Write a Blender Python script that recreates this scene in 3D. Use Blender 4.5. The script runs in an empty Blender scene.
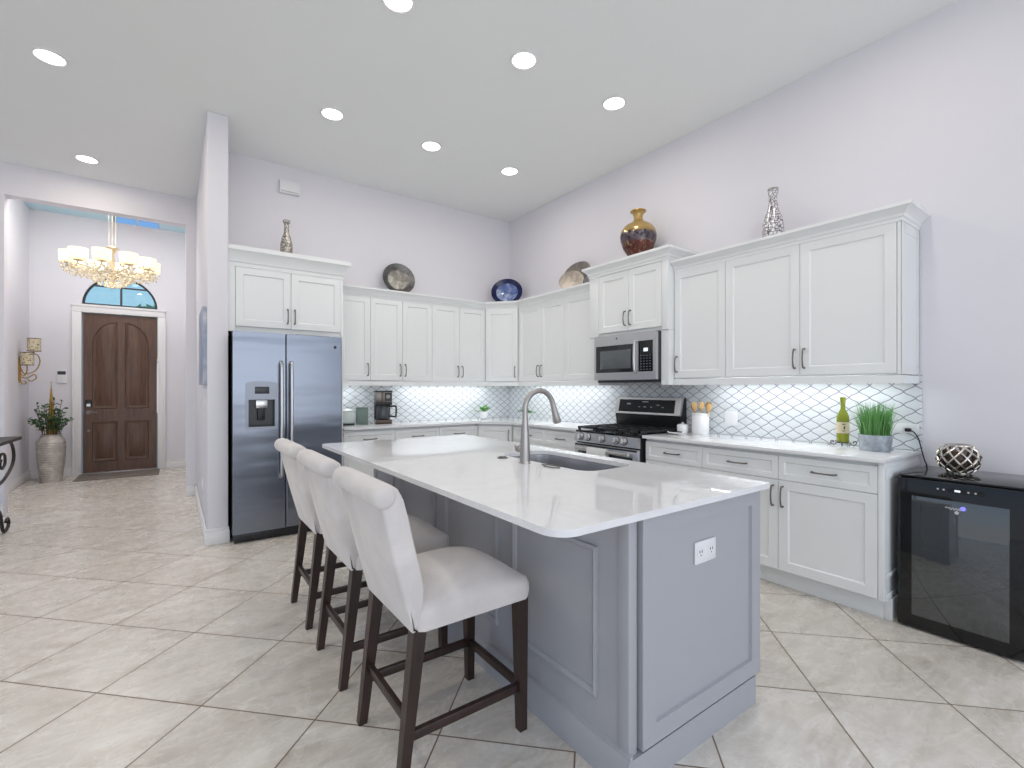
import bpy, bmesh, math, random
from mathutils import Vector, Matrix

random.seed(7)
SC = bpy.context.scene
COL = SC.collection
PI = math.pi
R = math.radians

# ------------------------------------------------------------------ camera, world, exposure
cam_d = bpy.data.cameras.new('camera')
cam = bpy.data.objects.new('camera', cam_d)
COL.objects.link(cam)
cam.location = (-3.784, -5.326, 1.2993)
cam.rotation_euler = (R(90), 0, -0.6232)
cam_d.sensor_fit = 'HORIZONTAL'
cam_d.sensor_width = 36.0
cam_d.lens = 36.0 * 471.35 / 1024.0
cam_d.shift_y = 4.54 / 1024.0
cam_d.clip_start = 0.05
SC.camera = cam

SC.view_settings.view_transform = 'Standard'
SC.view_settings.look = 'None'
SC.view_settings.gamma = 1.0
SC.view_settings.use_curve_mapping = False
SC.view_settings.exposure = -0.25

WORLD_STRENGTH = 1.0
world = bpy.data.worlds.new('sky')
SC.world = world
world.use_nodes = True
wn, wl = world.node_tree.nodes, world.node_tree.links
bg = wn['Background']
tc = wn.new('ShaderNodeTexCoord')
sep = wn.new('ShaderNodeSeparateXYZ')
ramp = wn.new('ShaderNodeValToRGB')
wl.new(tc.outputs['Generated'], sep.inputs[0])
wl.new(sep.outputs['Z'], ramp.inputs[0])
wl.new(ramp.outputs[0], bg.inputs[0])
cr = ramp.color_ramp
cr.elements[0].position = 0.0
cr.elements[0].color = (0.80, 0.83, 0.88, 1)
cr.elements[1].position = 0.45
cr.elements[1].color = (0.20, 0.45, 0.95, 1)
e = cr.elements.new(0.13)
e.color = (0.70, 0.83, 1.0, 1)
bg.inputs[1].default_value = WORLD_STRENGTH

P_DOWN = 4.6       # each recessed lamp, W
P_STRIP = 2.6       # under-cabinet strips, W per metre
P_CHAND = 9.0
WARM = (1.0, 0.93, 0.85)


def area(name, loc, rot, sx, sy, power, color=(1, 1, 1), shape='RECTANGLE', spread=PI):
    l = bpy.data.lights.new(name, 'AREA')
    l.shape = shape
    l.size = sx
    if shape in ('RECTANGLE', 'ELLIPSE'):
        l.size_y = sy
    l.energy = power
    l.color = color
    l.spread = spread
    o = bpy.data.objects.new(name, l)
    COL.objects.link(o)
    o.location = loc
    o.rotation_euler = rot
    return o


# daylight entering through the wide sliding doors behind the camera
area('daylight_rear', (-4.6, -9.2, 1.6), (R(90), 0, 0), 8.5, 2.9, 150, (0.93, 0.96, 1.0))

# ------------------------------------------------------------------ materials


def lin(c):
    c = c / 255.0
    return c / 12.92 if c <= 0.04045 else ((c + 0.055) / 1.055) ** 2.4


def rgb(r, g, b):
    return (lin(r), lin(g), lin(b), 1)


class NT:
    def __init__(s, name):
        s.m = bpy.data.materials.new(name)
        s.m.use_nodes = True
        s.n, s.l = s.m.node_tree.nodes, s.m.node_tree.links
        s.b = s.n['Principled BSDF']

    def new(s, t, **kw):
        n = s.n.new('ShaderNode' + t)
        for k, v in kw.items():
            setattr(n, k, v)
        return n

    def link(s, a, b):
        s.l.new(a, b)

    def val(s, x):
        return x

    def math(s, op, a, b=None, c=None):
        n = s.new('Math', operation=op)
        for i, x in enumerate((a, b, c)):
            if x is None:
                continue
            if isinstance(x, (int, float)):
                n.inputs[i].default_value = x
            else:
                s.link(x, n.inputs[i])
        return n.outputs[0]

    def mix(s, f, a, b):
        n = s.new('Mix', data_type='RGBA')
        for i, x in ((0, f), (6, a), (7, b)):
            if isinstance(x, (int, float)):
                n.inputs[i].default_value = x
            elif isinstance(x, tuple):
                n.inputs[i].default_value = x
            else:
                s.link(x, n.inputs[i])
        return n.outputs[2]

    def ramp(s, f, stops):
        n = s.new('ValToRGB')
        cr = n.color_ramp
        cr.elements[0].position, cr.elements[0].color = stops[0]
        cr.elements[1].position, cr.elements[1].color = stops[-1]
        for p, c in stops[1:-1]:
            e = cr.elements.new(p)
            e.color = c
        s.link(f, n.inputs[0])
        return n.outputs[0]

    def noise(s, vec, scale, detail=3, rough=0.5, dist=0.0):
        n = s.new('TexNoise')
        n.inputs['Scale'].default_value = scale
        n.inputs['Detail'].default_value = detail
        n.inputs['Roughness'].default_value = rough
        n.inputs['Distortion'].default_value = dist
        if vec is not None:
            s.link(vec, n.inputs['Vector'])
        return n.outputs[0]

    def obj(s):
        return s.new('TexCoord').outputs['Object']

    def mapping(s, vec, scale=(1, 1, 1), rot=(0, 0, 0), loc=(0, 0, 0)):
        n = s.new('Mapping')
        n.inputs['Scale'].default_value = scale
        n.inputs['Rotation'].default_value = rot
        n.inputs['Location'].default_value = loc
        s.link(vec, n.inputs['Vector'])
        return n.outputs[0]

    def bump(s, h, strength=0.2, dist=0.01):
        n = s.new('Bump')
        n.inputs['Strength'].default_value = strength
        n.inputs['Distance'].default_value = dist
        s.link(h, n.inputs['Height'])
        s.link(n.outputs[0], s.b.inputs['Normal'])


def M(name, color, rough=0.5, metal=0.0, var=0.03, vscale=6.0, spec=None, emit=None, emit_s=0.0, bump=0.0, bscale=60.0,
      alpha=None, trans=0.0, sheen=0.0, aniso=0.0, coat=0.0):
    t = NT(name)
    b = t.b
    c2 = tuple(min(1, x * (1 - var)) for x in color[:3]) + (1,)
    c1 = tuple(min(1, x * (1 + var)) for x in color[:3]) + (1,)
    t.link(t.mix(t.noise(t.obj(), vscale), c2, c1), b.inputs['Base Color'])
    b.inputs['Roughness'].default_value = rough
    b.inputs['Metallic'].default_value = metal
    if spec is not None:
        b.inputs['Specular IOR Level'].default_value = spec
    if emit:
        b.inputs['Emission Color'].default_value = emit
        b.inputs['Emission Strength'].default_value = emit_s
    if bump:
        t.bump(t.noise(t.obj(), bscale, 4), bump, 0.003)
    if trans:
        b.inputs['Transmission Weight'].default_value = trans
    if sheen:
        b.inputs['Sheen Weight'].default_value = sheen
    if aniso:
        b.inputs['Anisotropic'].default_value = aniso
    if coat:
        b.inputs['Coat Weight'].default_value = coat
    return t.m


def mat_floor():
    t = NT('porcelain_floor')
    o = t.obj()
    sp = t.new('SeparateXYZ')
    t.link(o, sp.inputs[0])
    T = 0.5055
    k = 1 / math.sqrt(2)
    a = t.math('MULTIPLY', t.math('ADD', sp.outputs[0], sp.outputs[1]), k)
    b = t.math('MULTIPLY', t.math('SUBTRACT', sp.outputs[0], sp.outputs[1]), k)
    a = t.math('DIVIDE', t.math('ADD', a, 4.237), T)
    b = t.math('DIVIDE', t.math('ADD', b, 0.982), T)
    fa, fb = t.math('FRACT', a), t.math('FRACT', b)
    da = t.math('MINIMUM', fa, t.math('SUBTRACT', 1.0, fa))
    db = t.math('MINIMUM', fb, t.math('SUBTRACT', 1.0, fb))
    d = t.math('MINIMUM', da, db)
    grout = t.math('LESS_THAN', d, 0.0062)
    ia, ib = t.math('FLOOR', a), t.math('FLOOR', b)
    cmb = t.new('CombineXYZ')
    t.link(ia, cmb.inputs[0])
    t.link(ib, cmb.inputs[1])
    wn_ = t.new('TexWhiteNoise', noise_dimensions='3D')
    t.link(cmb.outputs[0], wn_.inputs['Vector'])
    sc = t.new('VectorMath', operation='SCALE')
    t.link(wn_.outputs['Color'], sc.inputs[0])
    sc.inputs['Scale'].default_value = 30.0
    add = t.new('VectorMath', operation='ADD')
    t.link(o, add.inputs[0])
    t.link(sc.outputs[0], add.inputs[1])
    v = add.outputs[0]
    m1 = t.mapping(v, scale=(1.1, 3.0, 1), rot=(0, 0, R(25)))
    n1 = t.noise(m1, 1.9, 8, 0.62, 1.1)
    n2 = t.noise(v, 14, 6, 0.65, 0.6)
    base = t.ramp(n1, [(0.28, rgb(184, 175, 163)), (0.45, rgb(210, 203, 193)), (0.58, rgb(219, 213, 204)), (0.74, rgb(236, 232, 226))])
    fine = t.ramp(n2, [(0.35, rgb(206, 196, 184)), (0.6, rgb(238, 232, 224))])
    c = t.mix(0.10, base, fine)
    # soft pale veins
    n3 = t.noise(t.mapping(v, scale=(1.0, 2.6, 1), rot=(0, 0, R(-30))), 2.4, 5, 0.55, 1.6)
    vein = t.math('SUBTRACT', 1.0, t.math('MULTIPLY', t.math('ABSOLUTE', t.math('SUBTRACT', n3, 0.5)), 22.0))
    vein = t.math('MAXIMUM', vein, 0.0)
    c = t.mix(t.math('MULTIPLY', vein, 0.30), c, rgb(248, 245, 240))
    tone = t.math('MULTIPLY', wn_.outputs['Value'], 0.16)
    c = t.mix(tone, c, rgb(196, 184, 168))
    c = t.mix(grout, c, rgb(120, 100, 84))
    t.link(c, t.b.inputs['Base Color'])
    r = t.math('ADD', t.math('MULTIPLY', n2, 0.14), 0.20)
    r = t.math('ADD', r, t.math('MULTIPLY', grout, 0.4))
    t.link(r, t.b.inputs['Roughness'])
    t.bump(t.math('SUBTRACT', 1.0, grout), 0.25, 0.002)
    return t.m


def mat_splash():
    t = NT('lantern_tile')
    o = t.obj()
    sp = t.new('SeparateXYZ')
    t.link(o, sp.inputs[0])
    W, H = 0.1195, 0.0820
    h = t.math('DIVIDE', t.math('SUBTRACT', sp.outputs[0], sp.outputs[1]), W)
    z = t.math('DIVIDE', sp.outputs[2], H)
    u = t.math('ADD', t.math('ADD', h, z), 100.13)
    v = t.math('ADD', t.math('SUBTRACT', h, z), 100.31)
    # wavy lantern outline
    u2 = t.math('ADD', u, t.math('MULTIPLY', t.math('SINE', t.math('MULTIPLY', v, 2 * PI)), 0.036))
    v2 = t.math('ADD', v, t.math('MULTIPLY', t.math('SINE', t.math('MULTIPLY', u, 2 * PI)), 0.036))
    fu, fv = t.math('FRACT', u2), t.math('FRACT', v2)
    du = t.math('MINIMUM', fu, t.math('SUBTRACT', 1.0, fu))
    dv = t.math('MINIMUM', fv, t.math('SUBTRACT', 1.0, fv))
    d = t.math('MINIMUM', du, dv)
    mr = t.new('MapRange')
    t.link(d, mr.inputs[0])
    mr.inputs[1].default_value = 0.032
    mr.inputs[2].default_value = 0.050
    g = mr.outputs[0]
    c = t.mix(g, rgb(136, 134, 148), t.mix(t.noise(o, 9), rgb(212, 217, 219), rgb(228, 231, 233)))
    t.link(c, t.b.inputs['Base Color'])
    t.link(t.math('SUBTRACT', 0.7, t.math('MULTIPLY', g, 0.55)), t.b.inputs['Roughness'])
    mr2 = t.new('MapRange')
    t.link(d, mr2.inputs[0])
    mr2.inputs[1].default_value = 0.03
    mr2.inputs[2].default_value = 0.12
    t.bump(mr2.outputs[0], 0.35, 0.003)
    return t.m


def mat_wood(name, c1, c2, rough=0.4):
    t = NT(name)
    o = t.obj()
    n = t.noise(t.mapping(o, scale=(14, 14, 1.2)), 2.2, 6, 0.6, 0.8)
    n2 = t.noise(t.mapping(o, scale=(60, 60, 3)), 3, 4, 0.6)
    c = t.ramp(t.math('ADD', t.math('MULTIPLY', n, 0.75), t.math('MULTIPLY', n2, 0.25)), [(0.3, c1), (0.7, c2)])
    t.link(c, t.b.inputs['Base Color'])
    t.b.inputs['Roughness'].default_value = rough
    return t.m


def mat_quartz():
    t = NT('white_quartz')
    o = t.obj()
    n = t.noise(o, 1.6, 6, 0.6, 1.8)
    vein = t.math('MAXIMUM', t.math('SUBTRACT', 1.0, t.math('MULTIPLY', t.math('ABSOLUTE', t.math('SUBTRACT', n, 0.5)), 30.0)), 0.0)
    base = t.mix(t.noise(o, 40, 2), rgb(229, 229, 231), rgb(236, 236, 238))
    t.link(t.mix(t.math('MULTIPLY', vein, 0.10), base, rgb(196, 192, 192)), t.b.inputs['Base Color'])
    t.b.inputs['Roughness'].default_value = 0.03
    return t.m


def mat_steel(name, col, rough=0.26, vert=False):
    t = NT(name)
    o = t.obj()
    m = t.mapping(o, scale=(1, 1, 160) if not vert else (160, 160, 1))
    n = t.noise(m, 3.0, 3, 0.6)
    t.link(t.mix(n, tuple(x * 0.93 for x in col[:3]) + (1,), col), t.b.inputs['Base Color'])
    t.b.inputs['Metallic'].default_value = 1.0
    t.link(t.math('ADD', t.math('MULTIPLY', n, 0.08), rough - 0.04), t.b.inputs['Roughness'])
    t.b.inputs['Anisotropic'].default_value = 0.5
    return t.m


def mat_fridge():
    # brushed steel with the faint broad waviness a sheet-metal door has
    t = NT('fridge_steel')
    o = t.obj()
    n = t.noise(t.mapping(o, scale=(1, 1, 160)), 3.0, 3, 0.6)
    t.link(t.mix(n, rgb(128, 134, 146), rgb(138, 144, 156)), t.b.inputs['Base Color'])
    t.b.inputs['Metallic'].default_value = 1.0
    t.link(t.math('ADD', t.math('MULTIPLY', n, 0.06), 0.22), t.b.inputs['Roughness'])
    w = t.noise(t.mapping(o, scale=(0.5, 0.5, 3.2)), 1.6, 2, 0.4)
    t.bump(w, 0.22, 0.05)
    return t.m


def mat_stain(name, stops, scale=8, metal=0.0, rough=0.3, detail=5, dist=1.0):
    t = NT(name)
    n = t.noise(t.obj(), scale, detail, 0.6, dist)
    t.link(t.ramp(n, stops), t.b.inputs['Base Color'])
    t.b.inputs['Metallic'].default_value = metal
    t.b.inputs['Roughness'].default_value = rough
    return t.m


def mat_mosaic(name, c1, c2, grout, scale, metal=0.6, rough=0.25):
    t = NT(name)
    o = t.obj()
    v = t.new('TexVoronoi', feature='DISTANCE_TO_EDGE')
    v.inputs['Scale'].default_value = scale
    t.link(o, v.inputs['Vector'])
    v2 = t.new('TexVoronoi', feature='F1')
    v2.inputs['Scale'].default_value = scale
    t.link(o, v2.inputs['Vector'])
    sp = t.new('SeparateColor')
    t.link(v2.outputs['Color'], sp.inputs[0])
    g = t.math('LESS_THAN', v.outputs['Distance'], 0.09)
    t.link(t.mix(g, t.mix(sp.outputs[0], c1, c2), grout), t.b.inputs['Base Color'])
    t.link(t.math('MULTIPLY', t.math('SUBTRACT', 1.0, g), metal), t.b.inputs['Metallic'])
    t.b.inputs['Roughness'].default_value = rough
    return t.m


def mat_goldvase():
    t = NT('gold_band_glaze')
    o = t.obj()
    sp = t.new('SeparateXYZ')
    t.link(o, sp.inputs[0])
    n = t.noise(t.mapping(o, scale=(1, 1, 0.6)), 26, 5, 0.65, 1.5)
    low = t.ramp(n, [(0.34, rgb(44, 34, 32)), (0.46, rgb(112, 58, 40)), (0.56, rgb(92, 74, 78)), (0.66, rgb(196, 160, 108))])
    n2 = t.noise(o, 20, 4, 0.6)
    band = t.ramp(n2, [(0.35, rgb(48, 42, 48)), (0.55, rgb(104, 96, 104)), (0.7, rgb(84, 62, 50))])
    z = t.math('ADD', sp.outputs[2], t.math('MULTIPLY', n2, 0.05))
    f1 = t.new('MapRange')
    t.link(z, f1.inputs[0])
    f1.inputs[1].default_value = 0.19
    f1.inputs[2].default_value = 0.215
    f2 = t.new('MapRange')
    t.link(z, f2.inputs[0])
    f2.inputs[1].default_value = 0.275
    f2.inputs[2].default_value = 0.305
    c = t.mix(f2.outputs[0], t.mix(f1.outputs[0], low, band), rgb(186, 156, 98))
    t.link(c, t.b.inputs['Base Color'])
    t.b.inputs['Metallic'].default_value = 0.55
    t.b.inputs['Roughness'].default_value = 0.22
    return t.m


def mat_meshshade(name, c, hole):
    t = NT(name)
    o = t.obj()
    v = t.new('TexVoronoi', feature='F1')
    v.inputs['Scale'].default_value = 38
    t.link(o, v.inputs['Vector'])
    g = t.math('LESS_THAN', v.outputs['Distance'], 0.33)
    t.link(t.mix(g, c, hole), t.b.inputs['Base Color'])
    t.b.inputs['Roughness'].default_value = 0.5
    return t.m


def mat_glass(name, col, rough=0.0, thin=True, alpha_mix=0.85):
    t = NT(name)
    out = t.n['Material Output']
    tr = t.new('BsdfTransparent')
    tr.inputs[0].default_value = col
    gl = t.new('BsdfGlossy')
    gl.inputs['Roughness'].default_value = rough + 0.02
    fr = t.new('Fresnel')
    fr.inputs[0].default_value = 1.45
    mx = t.new('MixShader')
    t.link(fr.outputs[0], mx.inputs[0])
    t.link(tr.outputs[0], mx.inputs[1])
    t.link(gl.outputs[0], mx.inputs[2])
    t.link(mx.outputs[0], out.inputs[0])
    return t.m


WALL = M('wall_paint', rgb(225, 223, 229), 0.75, var=0.012, bump=0.06, bscale=90)
CEIL = M('ceiling_paint', rgb(240, 242, 241), 0.85, var=0.01, bump=0.08, bscale=70)
FOYER_CEIL = M('pale_blue_ceiling', rgb(196, 226, 238), 0.85, var=0.01)
TRIM = M('trim_white', rgb(232, 231, 232), 0.45, var=0.01)
FLOOR = mat_floor()
SPLASH = mat_splash()
QUARTZ = mat_quartz()
CAB = M('cabinet_white', rgb(231, 233, 233), 0.38, var=0.008)
CABIN = M('cabinet_shadow_gap', rgb(150, 150, 152), 0.7, var=0.02)
ISL = M('island_grey', rgb(172, 173, 178), 0.45, var=0.015)
NICKEL = M('brushed_nickel', rgb(122, 118, 115), 0.34, 1.0, var=0.04, vscale=40)
STEEL = mat_steel('brushed_steel', rgb(204, 203, 204), 0.30)
STEELV = mat_steel('sink_steel', rgb(206, 206, 208), 0.24)
FRIDGE = mat_fridge()
FAUCET = M('faucet_nickel', rgb(172, 168, 166), 0.38, 1.0, var=0.02, vscale=30)
DISPENSER = M('dispenser_grey', rgb(150, 155, 166), 0.4, 0.6, var=0.02)
BLACK = M('black_plastic', rgb(24, 25, 28), 0.4, var=0.1)
BLACKG = M('black_gloss', rgb(14, 15, 18), 0.06, var=0.05)
IRON = M('cast_iron', rgb(34, 34, 37), 0.55, var=0.1)
WROUGHT = M('wrought_iron', rgb(60, 56, 54), 0.5, 0.6, var=0.15, vscale=20)
DARKGLASS = M('dark_oven_glass', rgb(40, 42, 46), 0.05, var=0.05)
ESPRESSO = mat_wood('espresso_wood', rgb(34, 22, 18), rgb(62, 44, 38), 0.35)
DOORWOOD = mat_wood('door_walnut', rgb(66, 44, 34), rgb(112, 80, 62), 0.38)
PALEWOOD = mat_wood('spoon_wood', rgb(206, 160, 96), rgb(232, 196, 138), 0.5)
DARKWOOD = mat_wood('spoon_dark_wood', rgb(150, 100, 52), rgb(190, 140, 84), 0.5)
VELVET = mat_stain('grey_velvet', [(0.3, rgb(204, 198, 195)), (0.7, rgb(224, 218, 215))], scale=5, rough=0.85, detail=6, dist=0.5)
VELVET.node_tree.nodes['Principled BSDF'].inputs['Sheen Weight'].default_value = 0.35
KNOB = M('satin_knob', rgb(214, 213, 212), 0.28, 0.85, var=0.02)
WHITE = M('white_ceramic', rgb(238, 238, 240), 0.25, var=0.01)
PLASTIC = M('white_plastic', rgb(232, 232, 234), 0.4, var=0.01)
GREEN = M('leaf_green', rgb(96, 150, 84), 0.55, var=0.35, vscale=25)
GRASS = M('grass_green', rgb(108, 166, 92), 0.55, var=0.30, vscale=40)
DLEAF = M('dark_leaf_green', rgb(64, 104, 64), 0.5, var=0.35, vscale=18)
SOIL = M('soil', rgb(62, 48, 38), 0.95, var=0.3, vscale=60)
GALV = mat_stain('galvanised_metal', [(0.35, rgb(148, 158, 166)), (0.65, rgb(190, 197, 204))], scale=18, metal=0.55, rough=0.42)
SILVERW = M('silver_weave', rgb(206, 200, 192), 0.25, 0.9, var=0.1, vscale=30)
MOSAIC = mat_mosaic('mirror_mosaic', rgb(236, 236, 240), rgb(206, 204, 210), rgb(112, 104, 106), 44, 0.25)
MOSAIC2 = mat_mosaic('beaded_silver', rgb(222, 218, 210), rgb(176, 170, 160), rgb(96, 90, 84), 58, 0.3)
PLATTER = mat_stain('hammered_silver', [(0.3, rgb(96, 94, 92)), (0.5, rgb(150, 146, 140)), (0.7, rgb(206, 200, 190))], scale=9, metal=0.8, rough=0.28)
PLATTER_RIM = mat_stain('aged_silver_rim', [(0.3, rgb(82, 82, 82)), (0.7, rgb(128, 126, 124))], scale=12, metal=0.8, rough=0.35)
BLUERIM = M('cobalt_glass', rgb(18, 26, 72), 0.12, var=0.25, vscale=10)
BLUEMID = mat_stain('blue_white_glaze', [(0.3, rgb(44, 62, 124)), (0.5, rgb(104, 124, 176)), (0.68, rgb(196, 204, 220))], scale=7, rough=0.12)
SHELL = mat_stain('pearly_shell', [(0.3, rgb(140, 130, 120)), (0.55, rgb(196, 184, 170)), (0.75, rgb(228, 218, 206))], scale=9, metal=0.25, rough=0.42)
SHELLD = mat_stain('grey_shell', [(0.3, rgb(104, 98, 94)), (0.7, rgb(148, 140, 134))], scale=9, metal=0.4, rough=0.32)
GOLDVASE = mat_goldvase()
GOLD = M('gold_finish', rgb(176, 140, 72), 0.35, 0.85, var=0.15, vscale=20)
VASESILVER = mat_stain('ribbed_silver_glaze', [(0.3, rgb(166, 160, 153)), (0.6, rgb(200, 195, 188)), (0.8, rgb(232, 228, 222))], scale=9, metal=0.30, rough=0.35)
OLIVEGLASS = M('olive_bottle_glass', rgb(158, 168, 44), 0.06, var=0.12, vscale=10, trans=0.45)
LABEL = M('cream_label', rgb(212, 200, 170), 0.7, var=0.06, vscale=50)
BLACKPRINT = M('label_print', rgb(60, 48, 44), 0.7, var=0.05)
WINDOWGLASS = mat_glass('window_glass', (0.97, 0.99, 1.0, 1))
TRANSOMGLASS = mat_glass('transom_glass', (0.78, 0.97, 1.0, 1))
SKYGLASS = mat_glass('tinted_sky_glass', (0.72, 0.88, 1.0, 1))
CLEARGLASS = mat_glass('clear_glass', (0.95, 0.98, 0.97, 1), 0.1)
FROST = M('frosted_glass', rgb(226, 234, 232), 0.25, var=0.02, trans=0.35)
TEALCAN = M('grey_green_canister', rgb(106, 124, 116), 0.4, var=0.08, vscale=20)
CARAFE = M('smoked_glass', rgb(74, 78, 84), 0.06, var=0.1, trans=0.25)
COFFEEBROWN = M('bronze_metal', rgb(84, 70, 62), 0.3, 0.7, var=0.1)
SHADE = M('cream_shade', rgb(250, 240, 215), 0.7, var=0.01, emit=(1.0, 0.93, 0.80, 1), emit_s=0.35)
CRYSTAL = M('amber_crystal', rgb(238, 214, 190), 0.12, 0.1, var=0.40, vscale=60, emit=(1.0, 0.82, 0.60, 1), emit_s=0.03)
CHAMPAGNE = M('champagne_metal', rgb(206, 190, 160), 0.3, 0.8, var=0.08)
LENS = M('lamp_lens', rgb(255, 252, 246), 0.5, var=0.0, emit=(1.0, 0.97, 0.92, 1), emit_s=9.0)
BULB = M('lamp_bulb', rgb(255, 240, 205), 0.5, var=0.0, emit=(1.0, 0.86, 0.66, 1), emit_s=1.2)
MESHSHADE = mat_meshshade('punched_gold_mesh', rgb(206, 194, 166), rgb(120, 104, 78))
MATGREY = M('grey_doormat', rgb(126, 116, 108), 0.95, var=0.25, vscale=60, bump=0.4, bscale=150)
CANVAS = mat_stain('blue_grey_canvas', [(0.3, rgb(120, 132, 160)), (0.55, rgb(168, 174, 190)), (0.75, rgb(206, 206, 212))], scale=3, rough=0.8)
DARKFRAME = M('window_frame_dark', rgb(48, 52, 60), 0.5, var=0.05)
SCREEN = M('grey_screen', rgb(46, 50, 54), 0.3, var=0.05)
GREYTXT = M('pale_print', rgb(190, 192, 196), 0.5, var=0.02)
LED = M('blue_led', rgb(90, 90, 220), 0.4, var=0.0, emit=(0.25, 0.25, 1.0, 1), emit_s=1.2)
LEDW = M('white_display', rgb(220, 230, 240), 0.4, var=0.0, emit=(0.85, 0.92, 1.0, 1), emit_s=0.7)
TOWEL = M('white_towel', rgb(222, 222, 222), 0.95, var=0.04, vscale=60, bump=0.5, bscale=160)
CANDLE = M('amber_candle', rgb(190, 120, 60), 0.5, var=0.1)


def mat_coolerglass():
    t = NT('cooler_tinted_glass')
    t.b.inputs['Base Color'].default_value = rgb(58, 66, 72)
    t.link(t.mix(t.noise(t.obj(), 3), rgb(34, 42, 46), rgb(40, 48, 53)), t.b.inputs['Base Color'])
    t.b.inputs['Roughness'].default_value = 0.04
    t.b.inputs['IOR'].default_value = 2.1
    return t.m


COOLERGLASS = mat_coolerglass()

# ------------------------------------------------------------------ mesh helpers


class B:
    """collects shapes and links them as one mesh object"""

    def __init__(s):
        s.bm = bmesh.new()

    def box(s, x0, x1, y0, y1, z0, z1, bev=0.0, seg=2, taper=None):
        vs = []
        cx, cy = (x0 + x1) / 2, (y0 + y1) / 2
        for z in (z0, z1):
            for x, y in ((x0, y0), (x1, y0), (x1, y1), (x0, y1)):
                if taper is not None and z == z0:
                    x, y = cx + (x - cx) * taper, cy + (y - cy) * taper
                vs.append(s.bm.verts.new((x, y, z)))
        fs = []
        for f in ((3, 2, 1, 0), (4, 5, 6, 7), (0, 1, 5, 4), (1, 2, 6, 5), (2, 3, 7, 6), (3, 0, 4, 7)):
            fs.append(s.bm.faces.new([vs[i] for i in f]))
        if bev:
            es = {e for f in fs for e in f.edges}
            bmesh.ops.bevel(s.bm, geom=list(es), offset=bev, segments=seg, profile=0.5, affect='EDGES')
        return s

    def bar(s, p0, p1, w0, w1=None, d0=None, d1=None):
        """square bar between two points, sized w (x-ish) by d (y-ish) at each end, ends cut level"""
        w1 = w0 if w1 is None else w1
        d0 = w0 if d0 is None else d0
        d1 = w1 if d1 is None else d1
        vs = []
        for p, w, d in ((p0, w0, d0), (p1, w1, d1)):
            for x, y in ((-w, -d), (w, -d), (w, d), (-w, d)):
                vs.append(s.bm.verts.new((p[0] + x / 2, p[1] + y / 2, p[2])))
        for f in ((3, 2, 1, 0), (4, 5, 6, 7), (0, 1, 5, 4), (1, 2, 6, 5), (2, 3, 7, 6), (3, 0, 4, 7)):
            s.bm.faces.new([vs[i] for i in f])
        return s

    def tube(s, pts, r, seg=10, cap=True, closed=False):
        pts = [Vector(p) for p in pts]
        n = len(pts)
        rs = r if isinstance(r, (list, tuple)) else [r] * n
        rings = []
        up = None
        for i, p in enumerate(pts):
            if closed:
                t = (pts[(i + 1) % n] - pts[i - 1]).normalized()
            else:
                t = (pts[min(i + 1, n - 1)] - pts[max(i - 1, 0)]).normalized()
            if up is None:
                up = Vector((0, 0, 1)) if abs(t.z) < 0.9 else Vector((1, 0, 0))
            up = (up - t * up.dot(t))
            up = up.normalized() if up.length > 1e-6 else t.orthogonal().normalized()
            sd = t.cross(up)
            rings.append([s.bm.verts.new(p + (up * math.cos(a) + sd * math.sin(a)) * rs[i])
                          for a in [2 * PI * k / seg for k in range(seg)]])
        m = n if closed else n - 1
        for i in range(m):
            a, b = rings[i], rings[(i + 1) % n]
            for k in range(seg):
                s.bm.faces.new((a[k], a[(k + 1) % seg], b[(k + 1) % seg], b[k]))
        if cap and not closed:
            s.bm.faces.new(rings[0][::-1])
            s.bm.faces.new(rings[-1])
        return s

    def lathe(s, prof, c=(0, 0, 0), seg=32, axis='z', sx=1, sy=1, caps=True):
        """prof: list of (radius, height) around an axis"""
        def pt(r, h, a):
            x, y = r * math.cos(a) * sx, r * math.sin(a) * sy
            if axis == 'z':
                v = (x, y, h)
            elif axis == 'y':
                v = (x, h, -y)
            else:
                v = (h, x, y)
            return (c[0] + v[0], c[1] + v[1], c[2] + v[2])
        rings = []
        for r, h in prof:
            if r < 1e-5:
                rings.append([s.bm.verts.new(pt(0, h, 0))])
            else:
                rings.append([s.bm.verts.new(pt(r, h, 2 * PI * k / seg)) for k in range(seg)])
        for a, b in zip(rings, rings[1:]):
            if len(a) == 1 and len(b) == 1:
                continue
            for k in range(seg):
                k2 = (k + 1) % seg
                if len(a) == 1:
                    s.bm.faces.new((a[0], b[k2], b[k]))
                elif len(b) == 1:
                    s.bm.faces.new((a[k], a[k2], b[0]))
                else:
                    s.bm.faces.new((a[k], a[k2], b[k2], b[k]))
        if caps:
            if len(rings[0]) > 1:
                s.bm.faces.new(rings[0][::-1])
            if len(rings[-1]) > 1:
                s.bm.faces.new(rings[-1])
        return s

    def prism(s, poly, z0, z1, axis='z', bev=0.0, seg=2):
        """polygon extruded along an axis; for 'y' poly is (x,z), for 'x' poly is (y,z)"""
        def pt(a, b, h):
            return {'z': (a, b, h), 'y': (a, h, b), 'x': (h, a, b)}[axis]
        lo = [s.bm.verts.new(pt(a, b, z0)) for a, b in poly]
        hi = [s.bm.verts.new(pt(a, b, z1)) for a, b in poly]
        n = len(poly)
        f1 = s.bm.faces.new(lo[::-1])
        f2 = s.bm.faces.new(hi)
        for i in range(n):
            s.bm.faces.new((lo[i], lo[(i + 1) % n], hi[(i + 1) % n], hi[i]))
        if bev:
            es = set(f1.edges) | set(f2.edges)
            bmesh.ops.bevel(s.bm, geom=list(es), offset=bev, segments=seg, profile=0.5, affect='EDGES')
        return s

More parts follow.
